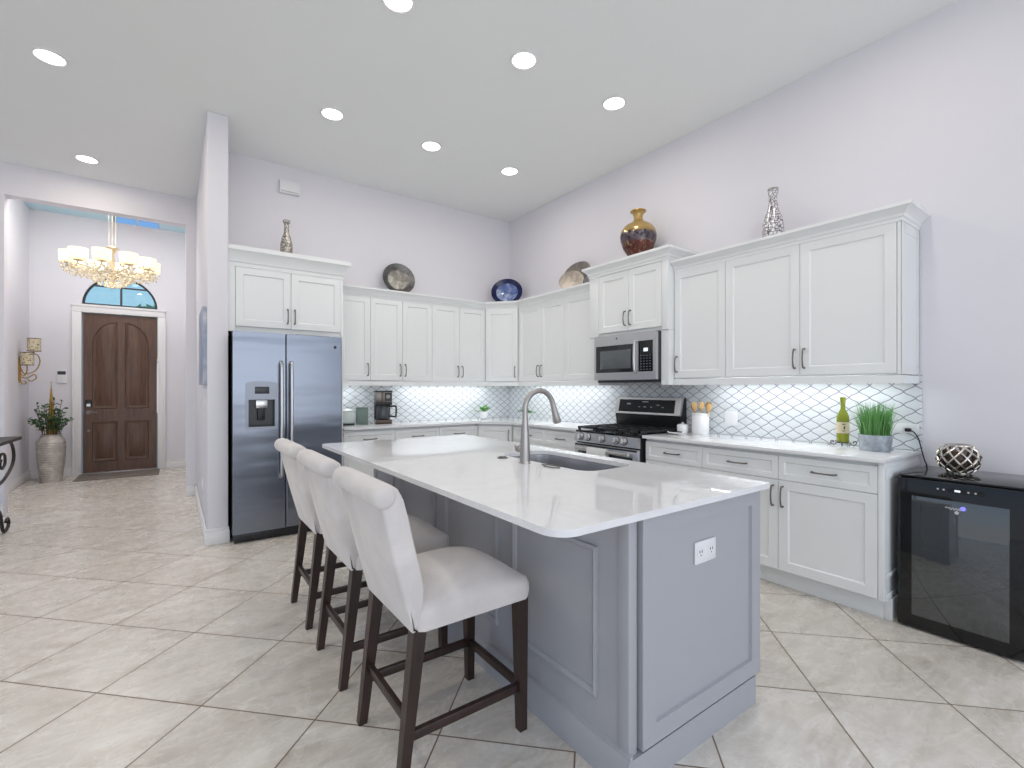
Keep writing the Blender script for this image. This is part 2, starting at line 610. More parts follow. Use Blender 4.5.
    def sphere(s, c, r, sx=1, sy=1, sz=1, u=12, v=8):
        m = Matrix.Translation(c) @ Matrix.Diagonal((r * sx, r * sy, r * sz, 1))
        bmesh.ops.create_uvsphere(s.bm, u_segments=u, v_segments=v, radius=1, matrix=m)
        return s

    def quad(s, a, b, c, d):
        s.bm.faces.new([s.bm.verts.new(p) for p in (a, b, c, d)])
        return s

    def holed(s, outer, holes, z0, z1, axis='z'):
        """slab with holes: loops of 2-D points, extruded"""
        def pt(a, b, h):
            return {'z': (a, b, h), 'y': (a, h, b), 'x': (h, a, b)}[axis]
        tmp = bmesh.new()
        es = []
        for loop in [outer] + holes:
            vs = [tmp.verts.new(pt(a, b, z0)) for a, b in loop]
            for i in range(len(vs)):
                es.append(tmp.edges.new((vs[i], vs[(i + 1) % len(vs)])))
        bmesh.ops.triangle_fill(tmp, edges=es, use_beauty=True)
        r = bmesh.ops.extrude_face_region(tmp, geom=list(tmp.faces))
        off = {'z': Vector((0, 0, z1 - z0)), 'y': Vector((0, z1 - z0, 0)), 'x': Vector((z1 - z0, 0, 0))}[axis]
        bmesh.ops.translate(tmp, vec=off, verts=[g for g in r['geom'] if isinstance(g, bmesh.types.BMVert)])
        me = bpy.data.meshes.new('tmp')
        tmp.to_mesh(me)
        tmp.free()
        s.bm.from_mesh(me)
        bpy.data.meshes.remove(me)
        return s

    def shaker(s, x0, x1, z0, z1, y, t=0.02, border=0.058, rec=0.009, slope=0.008):
        """shaker front; its outer face lies at y, thickness t goes to +y"""
        def ring(i, yy):
            return [s.bm.verts.new(p) for p in ((x0 + i, yy, z0 + i), (x1 - i, yy, z0 + i), (x1 - i, yy, z1 - i), (x0 + i, yy, z1 - i))]
        rs = [ring(0, y + t), ring(0, y + 0.002), ring(0.002, y), ring(border, y), ring(border + slope, y + rec)]
        s.bm.faces.new(rs[0])
        for a, b in zip(rs, rs[1:]):
            for k in range(4):
                s.bm.faces.new((a[k], b[k], b[(k + 1) % 4], a[(k + 1) % 4]))
        s.bm.faces.new(rs[-1][::-1])
        return s

    def obj(s, name, mat, parent=None, loc=None, rot=None, smooth=38, mod=None):
        bmesh.ops.recalc_face_normals(s.bm, faces=s.bm.faces)
        me = bpy.data.meshes.new(name)
        s.bm.to_mesh(me)
        s.bm.free()
        me.materials.append(mat)
        if smooth:
            me.shade_smooth()
            me.set_sharp_from_angle(angle=R(smooth))
        o = bpy.data.objects.new(name, me)
        COL.objects.link(o)
        if parent is not None:
            o.parent = parent
        if loc is not None:
            o.location = loc
        if rot is not None:
            o.rotation_euler = rot
        return o


def thing(name, label, cat, loc=(0, 0, 0), rz=0.0, group=None):
    o = bpy.data.objects.new(name, None)
    o.empty_display_size = 0.1
    COL.objects.link(o)
    o.location = loc
    o.rotation_euler = (0, 0, rz)
    return tag(o, label, cat, group)


def tag(o, label, cat, group=None):
    o['label'] = label
    o['category'] = cat
    if group:
        o['group'] = group
    return o


def struct(o):
    o['kind'] = 'structure'
    return o


def copy_tree(o, parent=None):
    c = o.copy()
    COL.objects.link(c)
    if parent is not None:
        c.parent = parent
    for ch in o.children:
        copy_tree(ch, c)
    return c


def arc(cx, cy, r, a0, a1, n):
    return [(cx + r * math.cos(R(a0 + (a1 - a0) * i / n)), cy + r * math.sin(R(a0 + (a1 - a0) * i / n))) for i in range(n + 1)]


def rrect(x0, x1, y0, y1, r, n=6):
    rr = r if isinstance(r, (list, tuple)) else [r] * 4   # corners: x0y0, x1y0, x1y1, x0y1
    pts = []
    for (cx, cy, a), q in zip(((x0, y0, 180), (x1, y0, 270), (x1, y1, 0), (x0, y1, 90)), rr):
        if q <= 0:
            pts.append((cx, cy))
        else:
            ox = cx + q if cx == x0 else cx - q
            oy = cy + q if cy == y0 else cy - q
            pts += arc(ox, oy, q, a, a + 90, n)
    return pts


def bez(p0, p1, p2, p3, n=12):
    out = []
    for i in range(n + 1):
        t = i / n
        out.append(tuple((1 - t) ** 3 * a + 3 * (1 - t) ** 2 * t * b + 3 * (1 - t) * t * t * c + t ** 3 * d
                         for a, b, c, d in zip(p0, p1, p2, p3)))
    return out


def smooth_path(pts, n=6):
    """Catmull-Rom through points"""
    P = [Vector(p) for p in pts]
    out = []
    for i in range(len(P) - 1):
        a, b, c, d = P[max(i - 1, 0)], P[i], P[i + 1], P[min(i + 2, len(P) - 1)]
        for k in range(n):
            t = k / n
            out.append(0.5 * ((2 * b) + (c - a) * t + (2 * a - 5 * b + 4 * c - d) * t * t + (3 * b - a - 3 * c + d) * t ** 3))
    out.append(P[-1])
    return out


# ------------------------------------------------------------------ room shell
ZC = 3.604
DX0, DX1 = -4.893, -3.997       # entry door leaf
DCX = -4.445
struct(B().box(-9.5, 0.15, -9.6, 4.4, -0.12, 0).obj('floor', FLOOR, smooth=0))
struct(B().box(-9.5, 0.12, -9.6, 1.60, ZC, ZC + 0.1).obj('ceiling', CEIL, smooth=0))
struct(B().box(-3.41, 0.12, 0, 0.12, 0, ZC).obj('wall_back', WALL, smooth=0))
struct(B().box(0, 0.12, -9.6, 0.0, 0, ZC).obj('wall_right', WALL, smooth=0))
struct(B().box(-3.555, -3.405, -0.685, 1.60, 0, ZC, bev=0.008).obj('wall_divider', WALL))
# wall with the big square opening to the foyer
AX0, AX1, AZ = -5.182, -3.66, 3.278
struct(B().holed([(-9.5, 0), (AX0, 0), (AX0, AZ), (AX1, AZ), (AX1, 0), (-3.41, 0), (-3.41, ZC + 0.1), (-9.5, ZC + 0.1)], [], 1.584, 1.73, axis='y')
       .obj('wall_arch', WALL, smooth=0))
# foyer
FX0, FX1, FY, FZ = -5.46, -3.30, 4.196, 3.875
struct(B().box(FX0 - 0.12, FX0, 1.73, FY, 0, FZ).obj('wall_foyer_left', WALL, smooth=0))
struct(B().box(FX1, FX1 + 0.12, 1.73, FY, 0, FZ).obj('wall_foyer_right', WALL, smooth=0))
half = arc(DCX, 2.575, 0.455, 0, 180, 24)
struct(B().holed([(FX0 - 0.12, 0), (DX0 - 0.01, 0), (DX0 - 0.01, 2.45), (DX1 + 0.01, 2.45), (DX1 + 0.01, 0), (FX1 + 0.12, 0), (FX1 + 0.12, 4.38), (FX0 - 0.12, 4.38)],
                 [half, [(-4.52, FZ), (-3.96, FZ), (-3.96, 4.30), (-4.52, 4.30)]], FY, FY + 0.14, axis='y').obj('wall_entry', WALL, smooth=0))
SKX0, SKX1, SKY0, WTOP = -4.52, -3.96, 3.30, 4.30
struct(B().holed([(FX0 - 0.12, 1.6), (FX1 + 0.12, 1.6), (FX1 + 0.12, FY), (SKX1, FY), (SKX1, SKY0), (SKX0, SKY0), (SKX0, FY), (FX0 - 0.12, FY)],
                 [], FZ, FZ + 0.1).obj('ceiling_foyer', FOYER_CEIL, smooth=0))
# light well above the foyer ceiling with a high window
lw = B()
lw.box(SKX0 - .08, SKX0, SKY0 - .08, FY, FZ + 0.1, WTOP)
lw.box(SKX1, SKX1 + .08, SKY0 - .08, FY, FZ + 0.1, WTOP)
lw.box(SKX0 - .08, SKX1 + .08, SKY0 - .08, SKY0, FZ + 0.1, WTOP)
lw.box(SKX0 - .08, SKX1 + .08, SKY0 - .08, FY + .1, WTOP, WTOP + .08)
struct(lw.obj('wall_lightwell', WALL, smooth=0))
w2 = B()
w2.box(SKX0, SKX1, FY + .03, FY + .07, WTOP - .03, WTOP)
for x in (SKX0, (SKX0 + SKX1) / 2 - .008, SKX1 - .016):
    w2.box(x, x + .016, FY + .03, FY + .07, FZ, WTOP - .03)
sk = struct(w2.obj('window_2', TRIM, smooth=0))
B().box(SKX0, SKX1, FY + .046, FY + .054, FZ, WTOP - .01).obj('window_pane', SKYGLASS, sk, smooth=0)
# arched transom window over the door
tw = B()
tw.tube([(x, FY + 0.05, z) for x, z in arc(DCX, 2.58, 0.44, 0, 180, 24)], 0.016, 6)
tw.box(DCX - 0.44, DCX + 0.44, FY + 0.035, FY + 0.065, 2.575, 2.60)
tw.box(DCX - 0.013, DCX + 0.013, FY + 0.035, FY + 0.065, 2.58, 2.90)
tw.box(DCX - 0.33, DCX + 0.33, FY + 0.04, FY + 0.06, 2.862, 2.885)
tw = struct(tw.obj('window_1', DARKFRAME))
pane = B()
pane.prism(arc(DCX, 2.58, 0.45, 0, 180, 24), FY + 0.046, FY + 0.054, axis='y')
pane.obj('window_pane', TRANSOMGLASS, tw, smooth=0)
# door casing
cs = B()
for x0, x1 in ((DX0 - 0.115, DX0 - 0.008), (DX1 + 0.008, DX1 + 0.105)):
    cs.box(x0, x1, FY - 0.022, FY + 0.002, 0, 2.448, bev=0.006)
    cs.box(x0 + (0.0 if x0 < DCX else 0.082), x0 + (0.025 if x0 < DCX else 0.107), FY - 0.034, FY, 0, 2.448, bev=0.005)
cs.box(DX0 - 0.115, DX1 + 0.105, FY - 0.022, FY + 0.002, 2.448, 2.545, bev=0.006)
cs.box(DX0 - 0.125, DX1 + 0.115, FY - 0.036, FY, 2.535, 2.570, bev=0.006)
struct(cs.obj('trim_1', TRIM))
struct(B().box(DX0 - 0.005, DX1 + 0.005, FY - 0.02, FY + 0.14, 0.0, 0.018, bev=0.004).obj('trim_2', STEEL))


def baseboard(name, x0, x1, y0, y1, h=0.135):
    b = B()
    b.box(x0, x1, y0, y1, 0, h - 0.03, bev=0.003)
    ix = 0.004
    b.box(x0 + ix, x1 - ix, y0 + ix, y1 - ix, h - 0.032, h, bev=0.003)
    return struct(b.obj(name, TRIM))


baseboard('baseboard_divider_end', -3.572, -3.396, -0.702, -0.684)
baseboard('baseboard_divider_hall', -3.573, -3.553, -0.684, 1.584)
baseboard('baseboard_arch_right', AX1, -3.573, 1.566, 1.585)
baseboard('baseboard_arch_left', -9.4, AX0, 1.566, 1.585)
baseboard('baseboard_foyer_left', FX0 - 0.002, FX0 + 0.017, 1.73, FY)
baseboard('baseboard_entry_left', FX0 + 0.017, DX0 - 0.115, FY - 0.018, FY + 0.001)
baseboard('baseboard_entry_right', DX1 + 0.105, FX1, FY - 0.018, FY + 0.001)
baseboard('baseboard_right', -0.018, 0.001, -9.0, -4.455)

# ------------------------------------------------------------------ entry door
dr = struct(thing('door_1', 'dark walnut front door with two arched upper panels', 'door', (DCX, FY + 0.06, 0.018)))
del dr['category']
dw = (DX1 - DX0) / 2


def raised(pts, y, parent):
    b = B()
    cx = sum(p[0] for p in pts) / len(pts)
    cz = (min(p[1] for p in pts) + max(p[1] for p in pts)) / 2
    w = max(p[0] for p in pts) - min(p[0] for p in pts)
    h = max(p[1] for p in pts) - min(p[1] for p in pts)

    def sc(d):
        return [(cx + (p[0] - cx) * (1 - 2 * d / w), cz + (p[1] - cz) * (1 - 2 * d / h)) for p in pts]
    rings = []
    for d, yy in ((0, y), (0.008, y - 0.013), (0.024, y - 0.008), (0.034, y + 0.006), (0.06, y - 0.006)):
        rings.append([b.bm.verts.new((px, yy, pz)) for px, pz in sc(d)])
    n = len(pts)
    for r0, r1 in zip(rings, rings[1:]):
        for k in range(n):
            b.bm.faces.new((r0[k], r0[(k + 1) % n], r1[(k + 1) % n], r1[k]))
    b.bm.faces.new(rings[-1])
    return b.obj('door_panel', DOORWOOD, parent)


B().box(-dw + 0.003, dw - 0.003, -0.022, 0.022, 0.002, 2.42).obj('door_slab', DOORWOOD, dr, smooth=0)
for sgn in (-1, 1):
    xi, xo = 0.045 * sgn, (dw - 0.108) * sgn
    # tall panel: quarter-arched towards the middle
    top = []
    for i in range(11):
        a = R(90 * i / 10)
        top.append((xi + (xo - xi) * math.sin(a), 1.96 + 0.36 * math.cos(a)))
    pts = [(xo, 0.97), (xi, 0.97)] + [(xi, 2.32)] + top[1:]
    raised(pts, -0.022, dr)
    raised([(xo, 0.165), (xi, 0.165), (xi, 0.775), (xo, 0.775)], -0.022, dr)
lk = B().box(-dw + 0.03, -dw + 0.105, -0.045, -0.022, 1.00, 1.115, bev=0.006).obj('keypad_lock', BLACK, dr)
B().box(-dw + 0.045, -dw + 0.09, -0.05, -0.044, 1.01, 1.05).obj('lock_plate', STEEL, lk)
hd = B()
hd.lathe([(0.03, -0.035), (0.03, -0.022)], (-dw + 0.065, 0, 0.92), 16, 'y')
hd.tube([(-dw + 0.065, -0.03, 0.92), (-dw + 0.065, -0.065, 0.92), (-dw + 0.10, -0.068, 0.922), (-dw + 0.17, -0.066, 0.918)], 0.009, 8)
hd.obj('door_handle', NICKEL, dr)
B().lathe([(0.018, -0.032), (0.018, -0.022)], (-dw + 0.065, 0, 0.64), 14, 'y').obj('deadbolt', NICKEL, dr)
tag(B().box(-4.92, -3.96, 3.55, 4.16, 0.0, 0.012, bev=0.004).obj('doormat', MATGREY), 'grey doormat lying in front of the walnut front door', 'doormat')

# wall keypad by the door
t = thing('alarm_panel', 'small white alarm keypad with dark screen on the wall beside front door', 'alarm panel', (-5.117, FY, 1.38))
B().box(-0.055, 0.055, -0.025, 0, 0, 0.19, bev=0.006).obj('housing', PLASTIC, t)
B().box(-0.045, 0.045, -0.028, -0.024, 0.125, 0.175).obj('screen', SCREEN, t)

# switch, outlet and picture on the hall side of the divider wall
t = thing('light_switch', 'white light switch plate on the divider wall facing the hall', 'light switch', (-3.555, -0.34, 1.16))
B().box(-0.008, 0, -0.038, 0.038, -0.06, 0.06, bev=0.003).obj('cover_plate', PLASTIC, t)
B().box(-0.013, -0.007, -0.014, 0.014, -0.03, 0.03, bev=0.002).obj('rocker', PLASTIC, t)
t = thing('wall_outlet', 'white wall outlet low on the divider wall in the hall', 'outlet', (-3.555, -0.06, 0.39))
B().box(-0.008, 0, -0.038, 0.038, -0.06, 0.06, bev=0.003).obj('cover_plate', PLASTIC, t)
B().box(-0.011, -0.007, -0.017, 0.017, -0.035, 0.035, bev=0.002).obj('socket', PLASTIC, t)
t = thing('canvas_picture', 'blue and grey canvas picture hanging on the hall side of the divider wall', 'picture', (-3.555, -0.30, 1.335))
B().prism(rrect(-0.365, 0.365, 0.0, 0.66, [0.01, 0.01, 0.10, 0.10], 8), -0.030, 0.0, axis='x', bev=0.006).obj('canvas', CANVAS, t)
B().box(-0.012, 0, -0.34, 0.34, 0.03, 0.45).obj('backing', DARKFRAME, t)

# small white box high on the back wall
t = thing('wall_sensor', 'small white rectangular box high on the back wall above the fridge', 'wall box', (-2.806, 0, 3.375))
B().box(-0.097, 0.097, -0.045, 0, -0.065, 0.065, bev=0.008).obj('cover', PLASTIC, t)
B().box(-0.085, 0.085, -0.049, -0.044, -0.055, -0.045).obj('vent_slot', GREYTXT, t)

# ------------------------------------------------------------------ recessed lights


def downlight():
    root = thing('recessed_light', '', 'ceiling light', (0, 0, ZC), group='recessed ceiling lights')
    B().lathe([(0.082, 0.0), (0.098, 0.0), (0.098, -0.006), (0.090, -0.010), (0.080, -0.006)], seg=32, caps=False).obj('trim_ring', TRIM, root)
    B().lathe([(0.0, -0.003), (0.082, -0.003)], seg=32, caps=False).obj('lens', LENS, root)
    return root


DL = [((-4.48, -0.79), 'round recessed ceiling light over the hall, farther from the foyer opening'),
      ((-4.487, 1.009), 'round recessed ceiling light over the hall, close to the foyer opening'),
      ((-2.70, -2.66), 'round recessed ceiling light cut by the top edge of the photo'),
      ((-1.786, -2.69), 'round recessed ceiling light above the island, middle one of the near row'),
      ((-0.893, -2.716), 'round recessed ceiling light of the near row, closest to the right wall'),
      ((-2.70, -1.235), 'round recessed ceiling light of the far row, closest to the divider wall'),
      ((-1.793, -1.242), 'round recessed ceiling light of the far row, middle one of three'),
      ((-0.889, -1.255), 'round recessed ceiling light nearest the corner above the blue platter')]
proto = downlight()
for i, ((x, y), lab) in enumerate(DL):
    o = proto if i == 0 else copy_tree(proto)
    o.location = (x, y, ZC)
    o['label'] = lab
for x, y in [d[0] for d in DL] + [(-2.7, -4.4), (-1.8, -4.4), (-0.9, -4.4), (-4.5, -3.2), (-6.2, -0.8), (-6.2, -3.2)]:
    area('downlight_lamp', (x, y, ZC - 0.014), (0, 0, 0), 0.15, 0.15, P_DOWN * (2.4 if x < -4 and y < 0.5 else 1.3 if x < -4 else 1.0), WARM if x > -4 else (1.0, 0.88, 0.72), 'DISK')

# ------------------------------------------------------------------ cabinets


def pull(parent, cx, cz, y, vert=True, L=0.128):
    """arched bar pull standing off the face at y"""
    h = L / 2
    pts2 = [(-h, 0.0), (-h, -0.020), (-h * 0.82, -0.029), (-h * 0.4, -0.034), (0, -0.036), (h * 0.4, -0.034), (h * 0.82, -0.029), (h, -0.020), (h, 0.0)]
    b = B()
    rad = [0.0065, 0.006, 0.0055, 0.005, 0.005, 0.005, 0.0055, 0.006, 0.0065]
    if vert:
        b.tube([(cx, y + d, cz + a) for a, d in pts2], rad, 8)
    else:
        b.tube([(cx + a, y + d, cz) for a, d in pts2], rad, 8)
    return b.obj('handle', NICKEL, parent)


RZ = {'back': 0.0, 'right': -PI / 2, 'diag': -PI / 4}
ZR, ZB, ZT, ZCR = 1.330, 1.384, 2.290, 2.376
GAP = 0.0016


def cabinet(name, label, loc, rz, w, depth, z0, z1, fronts, body=CAB, front=CAB, fy=None, group=None, toe=None, cat='cabinet', x0=0.0, open_back=None):
    """w along local x from x0, back at local y=0, front face at -depth. fronts: (kind, xa, xb, za, zb, handle)"""
    t = thing(name, label, cat, loc, rz, group)
    c = B()
    c.box(x0 + 0.0005, x0 + w - 0.0005, -(depth - 0.021), -0.0085, z0, z1 - 0.007)
    c.obj('carcass', body, t, smooth=0)
    if toe:
        B().box(x0, x0 + w, -toe, -(toe - 0.018), 0.001, z0 + 0.001).obj('toe_kick', body, t, smooth=0)
    for kind, xa, xb, za, zb, hnd in fronts:
        b = B()
        bd = 0.058 if kind == 'door' else 0.036
        b.shaker(xa + GAP, xb - GAP, za + GAP, zb - GAP, -depth, border=bd)
        f = b.obj(kind, front, t, smooth=0)
        if hnd == 'L':
            pull(f, xa + 0.030, za + 0.115, -depth)
        elif hnd == 'R':
            pull(f, xb - 0.030, za + 0.115, -depth)
        elif hnd == 'TL':
            pull(f, xa + 0.030, zb - 0.105, -depth)
        elif hnd == 'TR':
            pull(f, xb - 0.030, zb - 0.105, -depth)
        elif hnd == 'H':
            pull(f, (xa + xb) / 2, (za + zb) / 2, -depth, False)
    return t


def crown(path, z0, z1, out, name, mat, parent=None, ends=True):
    """crown moulding swept along 2-D path, outward = right-hand side normal; profile from cabinet top to full overhang"""
    h = z1 - z0
    prof = [(-0.02, z0 - 0.006), (0.004, z0 - 0.006), (0.004, z0 + h * 0.16), (0.012, z0 + h * 0.22), (0.016, z0 + h * 0.40), (out * 0.60, z0 + h * 0.62),
            (out * 0.86, z0 + h * 0.74), (out, z0 + h * 0.78), (out, z1), (-0.02, z1)]
    n = len(path)
    b = B()
    rings = []
    P = [Vector((p[0], p[1])) for p in path]
    for i in range(n):
        d0 = (P[i] - P[i - 1]).normalized() if i > 0 else None
        d1 = (P[i + 1] - P[i]).normalized() if i < n - 1 else None
        n0 = Vector((d0.y, -d0.x)) if d0 else None
        n1 = Vector((d1.y, -d1.x)) if d1 else None
        if n0 is None:
            m = n1
        elif n1 is None:
            m = n0
        else:
            m = (n0 + n1).normalized()
            m = m / max(0.3, m.dot(n0))
        rings.append([b.bm.verts.new((P[i].x + m.x * o, P[i].y + m.y * o, z)) for o, z in prof])
    k = len(prof)
    for a, c in zip(rings, rings[1:]):
        for j in range(k):
            b.bm.faces.new((a[j], a[(j + 1) % k], c[(j + 1) % k], c[j]))
    b.bm.faces.new(rings[0])
    b.bm.faces.new(rings[-1][::-1])
    return b.obj(name, mat, parent, smooth=25)


UG = 'white upper wall cabinets'
UD = 0.32
# left run on the back wall (x grows to the right)
XL = -2.436
cabinet('upper_cabinet', 'white single-door upper cabinet right beside the fridge, above the glass jar', (0, 0, 0), 0, 0.372, UD, ZB, ZT,
        [('door', -2.40, -2.062, ZB + .004, ZT - .004, 'R')], x0=XL, group=UG)
cabinet('upper_cabinet', 'white two-door upper cabinet above the coffee maker', (0, 0, 0), 0, 0.73, UD, ZB, ZT,
        [('door', -2.062, -1.697, ZB + .004, ZT - .004, 'R'), ('door', -1.697, -1.332, ZB + .004, ZT - .004, 'L')], x0=-2.063, group=UG)
cabinet('upper_cabinet', 'white two-door upper cabinet on the back wall, next to the angled corner cabinet', (0, 0, 0), 0, 0.735, UD, ZB, ZT,
        [('door', -1.332, -0.966, ZB + .004, ZT - .004, 'R'), ('door', -0.966, -0.600, ZB + .004, ZT - .004, 'L')], x0=-1.332, group=UG)
# angled corner cabinet
CA, CB_ = Vector((-0.597, -UD)), Vector((-UD, -0.640))
dvec = CB_ - CA
cl = dvec.length
crz = math.atan2(dvec.y, dvec.x)
cc = thing('corner_cabinet', 'white single-door upper cabinet set at an angle across the corner', 'cabinet', (CA.x, CA.y, 0), crz, UG)
wc = Matrix.Rotation(-crz, 2)


def tl(p):
    v = wc @ (Vector(p) - CA)
    return (v.x, v.y)


cpoly = [tl(p) for p in ((-0.597, -0.009), (-0.597, -UD + 0.02), (-UD + 0.02, -0.640), (-0.009, -0.640), (-0.009, -0.009))]
B().prism(cpoly, ZB, ZT - 0.007).obj('carcass', CAB, cc, smooth=0)
f = B().shaker(0.006, cl - 0.006, ZB + .005, ZT - .005, -0.012).obj('door', CAB, cc, smooth=0)
pull(f, cl - 0.038, ZB + 0.12, -0.012)
# right wall, before the microwave (local x = -world y)
cabinet('upper_cabinet', 'white two-door upper cabinet on the right wall, just right of the angled corner cabinet', (0, 0, 0), RZ['right'], 0.846, UD, ZB, ZT,
        [('door', 0.648, 1.069, ZB + .004, ZT - .004, 'R'), ('door', 1.069, 1.490, ZB + .004, ZT - .004, 'L')], x0=0.644, group=UG)
cabinet('upper_cabinet', 'white single-door upper cabinet squeezed in left of the microwave', (0, 0, 0), RZ['right'], 0.460, UD, ZB, ZT,
        [('door', 1.490, 1.948, ZB + .004, ZT - .004, None)], x0=1.491, group=UG)
# after the microwave
cabinet('upper_cabinet', 'white single-door upper cabinet right of the microwave, above the utensil crock', (0, 0, 0), RZ['right'], 0.462, UD, ZB, ZT,
        [('door', 2.872, 3.331, ZB + .004, ZT - .004, 'L')], x0=2.870, group=UG)
t = cabinet('upper_cabinet', 'wide white two-door upper cabinet above the wine bottle and grass planter', (0, 0, 0), RZ['right'], 1.084, UD, ZB, ZT,
            [('door', 3.331, 3.863, ZB + .004, ZT - .004, 'R'), ('door', 3.863, 4.394, ZB + .004, ZT - .004, 'L')], x0=3.332, group=UG)
B().box(4.396, 4.416, -UD, -0.0085, ZB, ZT - .007).obj('end_panel', CAB, t, smooth=0)
ep = B()
for x0_, x1_, z0_, z1_ in ((-UD + .0, -UD + 0.055, ZB, ZT - .007), (-0.045, -0.0085, ZB, ZT - .007), (-UD + .05, -0.04, ZB, ZB + 0.055), (-UD + .05, -0.04, ZT - 0.065, ZT - .007)):
    ep.box(4.414, 4.420, x0_, x1_, z0_, z1_)
ep.obj('end_frame', CAB, t, smooth=0)
# deeper cabinet over the microwave
DXF = 0.405
t = cabinet('microwave_cabinet', 'deeper and taller white two-door upper cabinet above the microwave, holding the gold vase', (0, 0, 0), RZ['right'], 0.908, DXF, 1.80, 2.395,
            [('door', 2.076, 2.445, 1.83, 2.388, 'R'), ('door', 2.445, 2.808, 1.83, 2.388, 'L')], x0=1.956)
for xa, xb in ((1.953, 2.074), (2.810, 2.868)):
    B().box(xa, xb, -DXF, -0.002, 1.80, 2.395, bev=0.002).obj('side_stile', CAB, t)
crown([(-0.002, -1.951), (-DXF, -1.951), (-DXF, -2.870), (-0.002, -2.870)], 2.395, 2.492, 0.055, 'crown', CAB).parent = None
co = bpy.data.objects['crown']
co.parent = t
co.matrix_parent_inverse = t.matrix_basis.inverted()
B().box(1.958, 2.862, -DXF + .01, -0.002, 2.395, 2.488).obj('top_box', CAB, t, smooth=0)
for xa, xb in ((1.953, 2.066), (2.794, 2.868)):
    B().box(xa, xb, -0.390, -0.009, ZR, 1.798).obj('filler_panel', CAB, t, smooth=0)
# fridge cabinet
FD = 0.62
t = cabinet('fridge_cabinet', 'deep white two-door cabinet above the fridge', (0, 0, 0), 0, 0.962, FD, 1.795, 2.365,
            [('door', -3.348, -2.904, 1.842, 2.36, 'R'), ('door', -2.904, -2.456, 1.842, 2.36, 'L')], x0=-3.398)
B().box(-3.402, -3.350, -FD, -0.30, 1.795, 2.365).obj('side_stile', CAB, t, smooth=0)
B().box(-2.456, -2.436, -FD - 0.0, -0.001, 0.0, 2.365, bev=0.002).obj('side_panel', CAB, t)
B().box(-3.398, -2.44, -FD + .01, -0.002, 2.365, 2.512).obj('top_box', CAB, t, smooth=0)
crown([(-3.404, -FD), (-2.436, -FD), (-2.436, -0.002)], 2.365, 2.528, 0.062, 'crown', CAB, t)
# crowns and light rails of the long runs
tag(crown([(XL + 0.001, -UD), (-0.597, -UD), (-UD, -0.640), (-UD, -1.950)], ZT, ZCR, 0.058, 'crown_molding', CAB),
    'long white crown molding turning the corner above the upper cabinets', 'molding')
tag(crown([(-UD, -2.872), (-UD, -4.418), (-0.002, -4.418)], ZT, ZCR, 0.058, 'crown_molding', CAB),
    'white crown molding on top of the right-hand upper cabinets, beneath the mosaic vase', 'molding')


def toppers(poly, name):
    return B().prism(poly, ZT + 0.001, ZCR - 0.004).obj(name, CAB, None, smooth=0)


o = B().prism([(XL + .002, -0.002), (XL + .002, -UD + 0.024), (-0.597, -UD + 0.024), (-UD + 0.024, -0.640), (-UD + 0.024, -1.948), (-0.002, -1.948), (-0.002, -0.002)][::-1],
              ZT + 0.002, ZCR - 0.003).obj('top_board', CAB, smooth=0)
o.parent = bpy.data.objects['crown_molding']
o = B().box(-UD + .024, -0.002, -4.412, -2.874, ZT + 0.002, ZCR - 0.003).obj('top_board', CAB, smooth=0)
o.parent = bpy.data.objects['crown_molding.001']


def rail(path, name, label):
    prof_z = (ZR, ZB - 0.006)
    b = B()
    P = [Vector(p) for p in path]
    n = len(P)
    inner, outer = [], []
    for i in range(n):
        d0 = (P[i] - P[i - 1]).normalized() if i > 0 else None
        d1 = (P[i + 1] - P[i]).normalized() if i < n - 1 else None
        nn = [Vector((d.y, -d.x)) for d in (d0, d1) if d is not None]
        m = sum(nn, Vector((0, 0))).normalized()
        m = m / max(0.3, m.dot(nn[0]))
        outer.append(P[i] + m * 0.004)
        inner.append(P[i] - m * 0.016)
    poly = outer + inner[::-1]
    b.holed([(p.x, p.y) for p in poly], [], prof_z[0], prof_z[1])
    return tag(b.obj(name, CAB, smooth=0), label, 'molding')


rail([(XL + .002, -UD), (-0.597, -UD), (-UD, -0.640), (-UD, -1.951)], 'light_rail', 'white light rail along the bottom of the upper cabinets round the corner')
rail([(-UD, -2.871), (-UD, -4.420), (-0.0135, -4.420)], 'light_rail', 'white light rail along the bottom of the right-hand upper cabinets')
# under-cabinet lamp strips
for x0_, x1_, y0_, y1_ in ((-2.40, -2.12, -0.17, -0.13), (-1.60, -0.45, -0.17, -0.13)):
    area('undercabinet_lamp', ((x0_ + x1_) / 2, -0.14, ZB - 0.012), (R(-12), 0, 0), x1_ - x0_, 0.03, P_STRIP * (x1_ - x0_) * 1.55, (0.93, 0.98, 1.0))
for y0_, y1_, k in ((-1.85, -0.55, 1.3), (-4.30, -3.10, 1.35)):
    area('undercabinet_lamp', (-0.14, (y0_ + y1_) / 2, ZB - 0.012), (R(-12), 0, -PI / 2), abs(y1_ - y0_), 0.03, P_STRIP * abs(y1_ - y0_) * k, (0.93, 0.98, 1.0))

# ------------------------------------------------------------------ backsplash
tag(B().box(XL + .002, -0.0085, -0.008, -0.0005, 0.9145, ZB + .0).obj('backsplash', SPLASH, smooth=0), 'white lantern-tile backsplash on the back wall', 'backsplash')
tag(B().box(-0.008, -0.0005, -4.436, -0.0005, 0.9145, ZB + .0).obj('backsplash', SPLASH, smooth=0),
    'white lantern-tile backsplash on the right wall behind the range', 'backsplash')

# ------------------------------------------------------------------ base cabinets
BG = 'white base cabinets'
BD, TOE, Z0, Z1 = 0.613, 0.525, 0.125, 0.889
DZ = 0.712   # bottom of top drawers


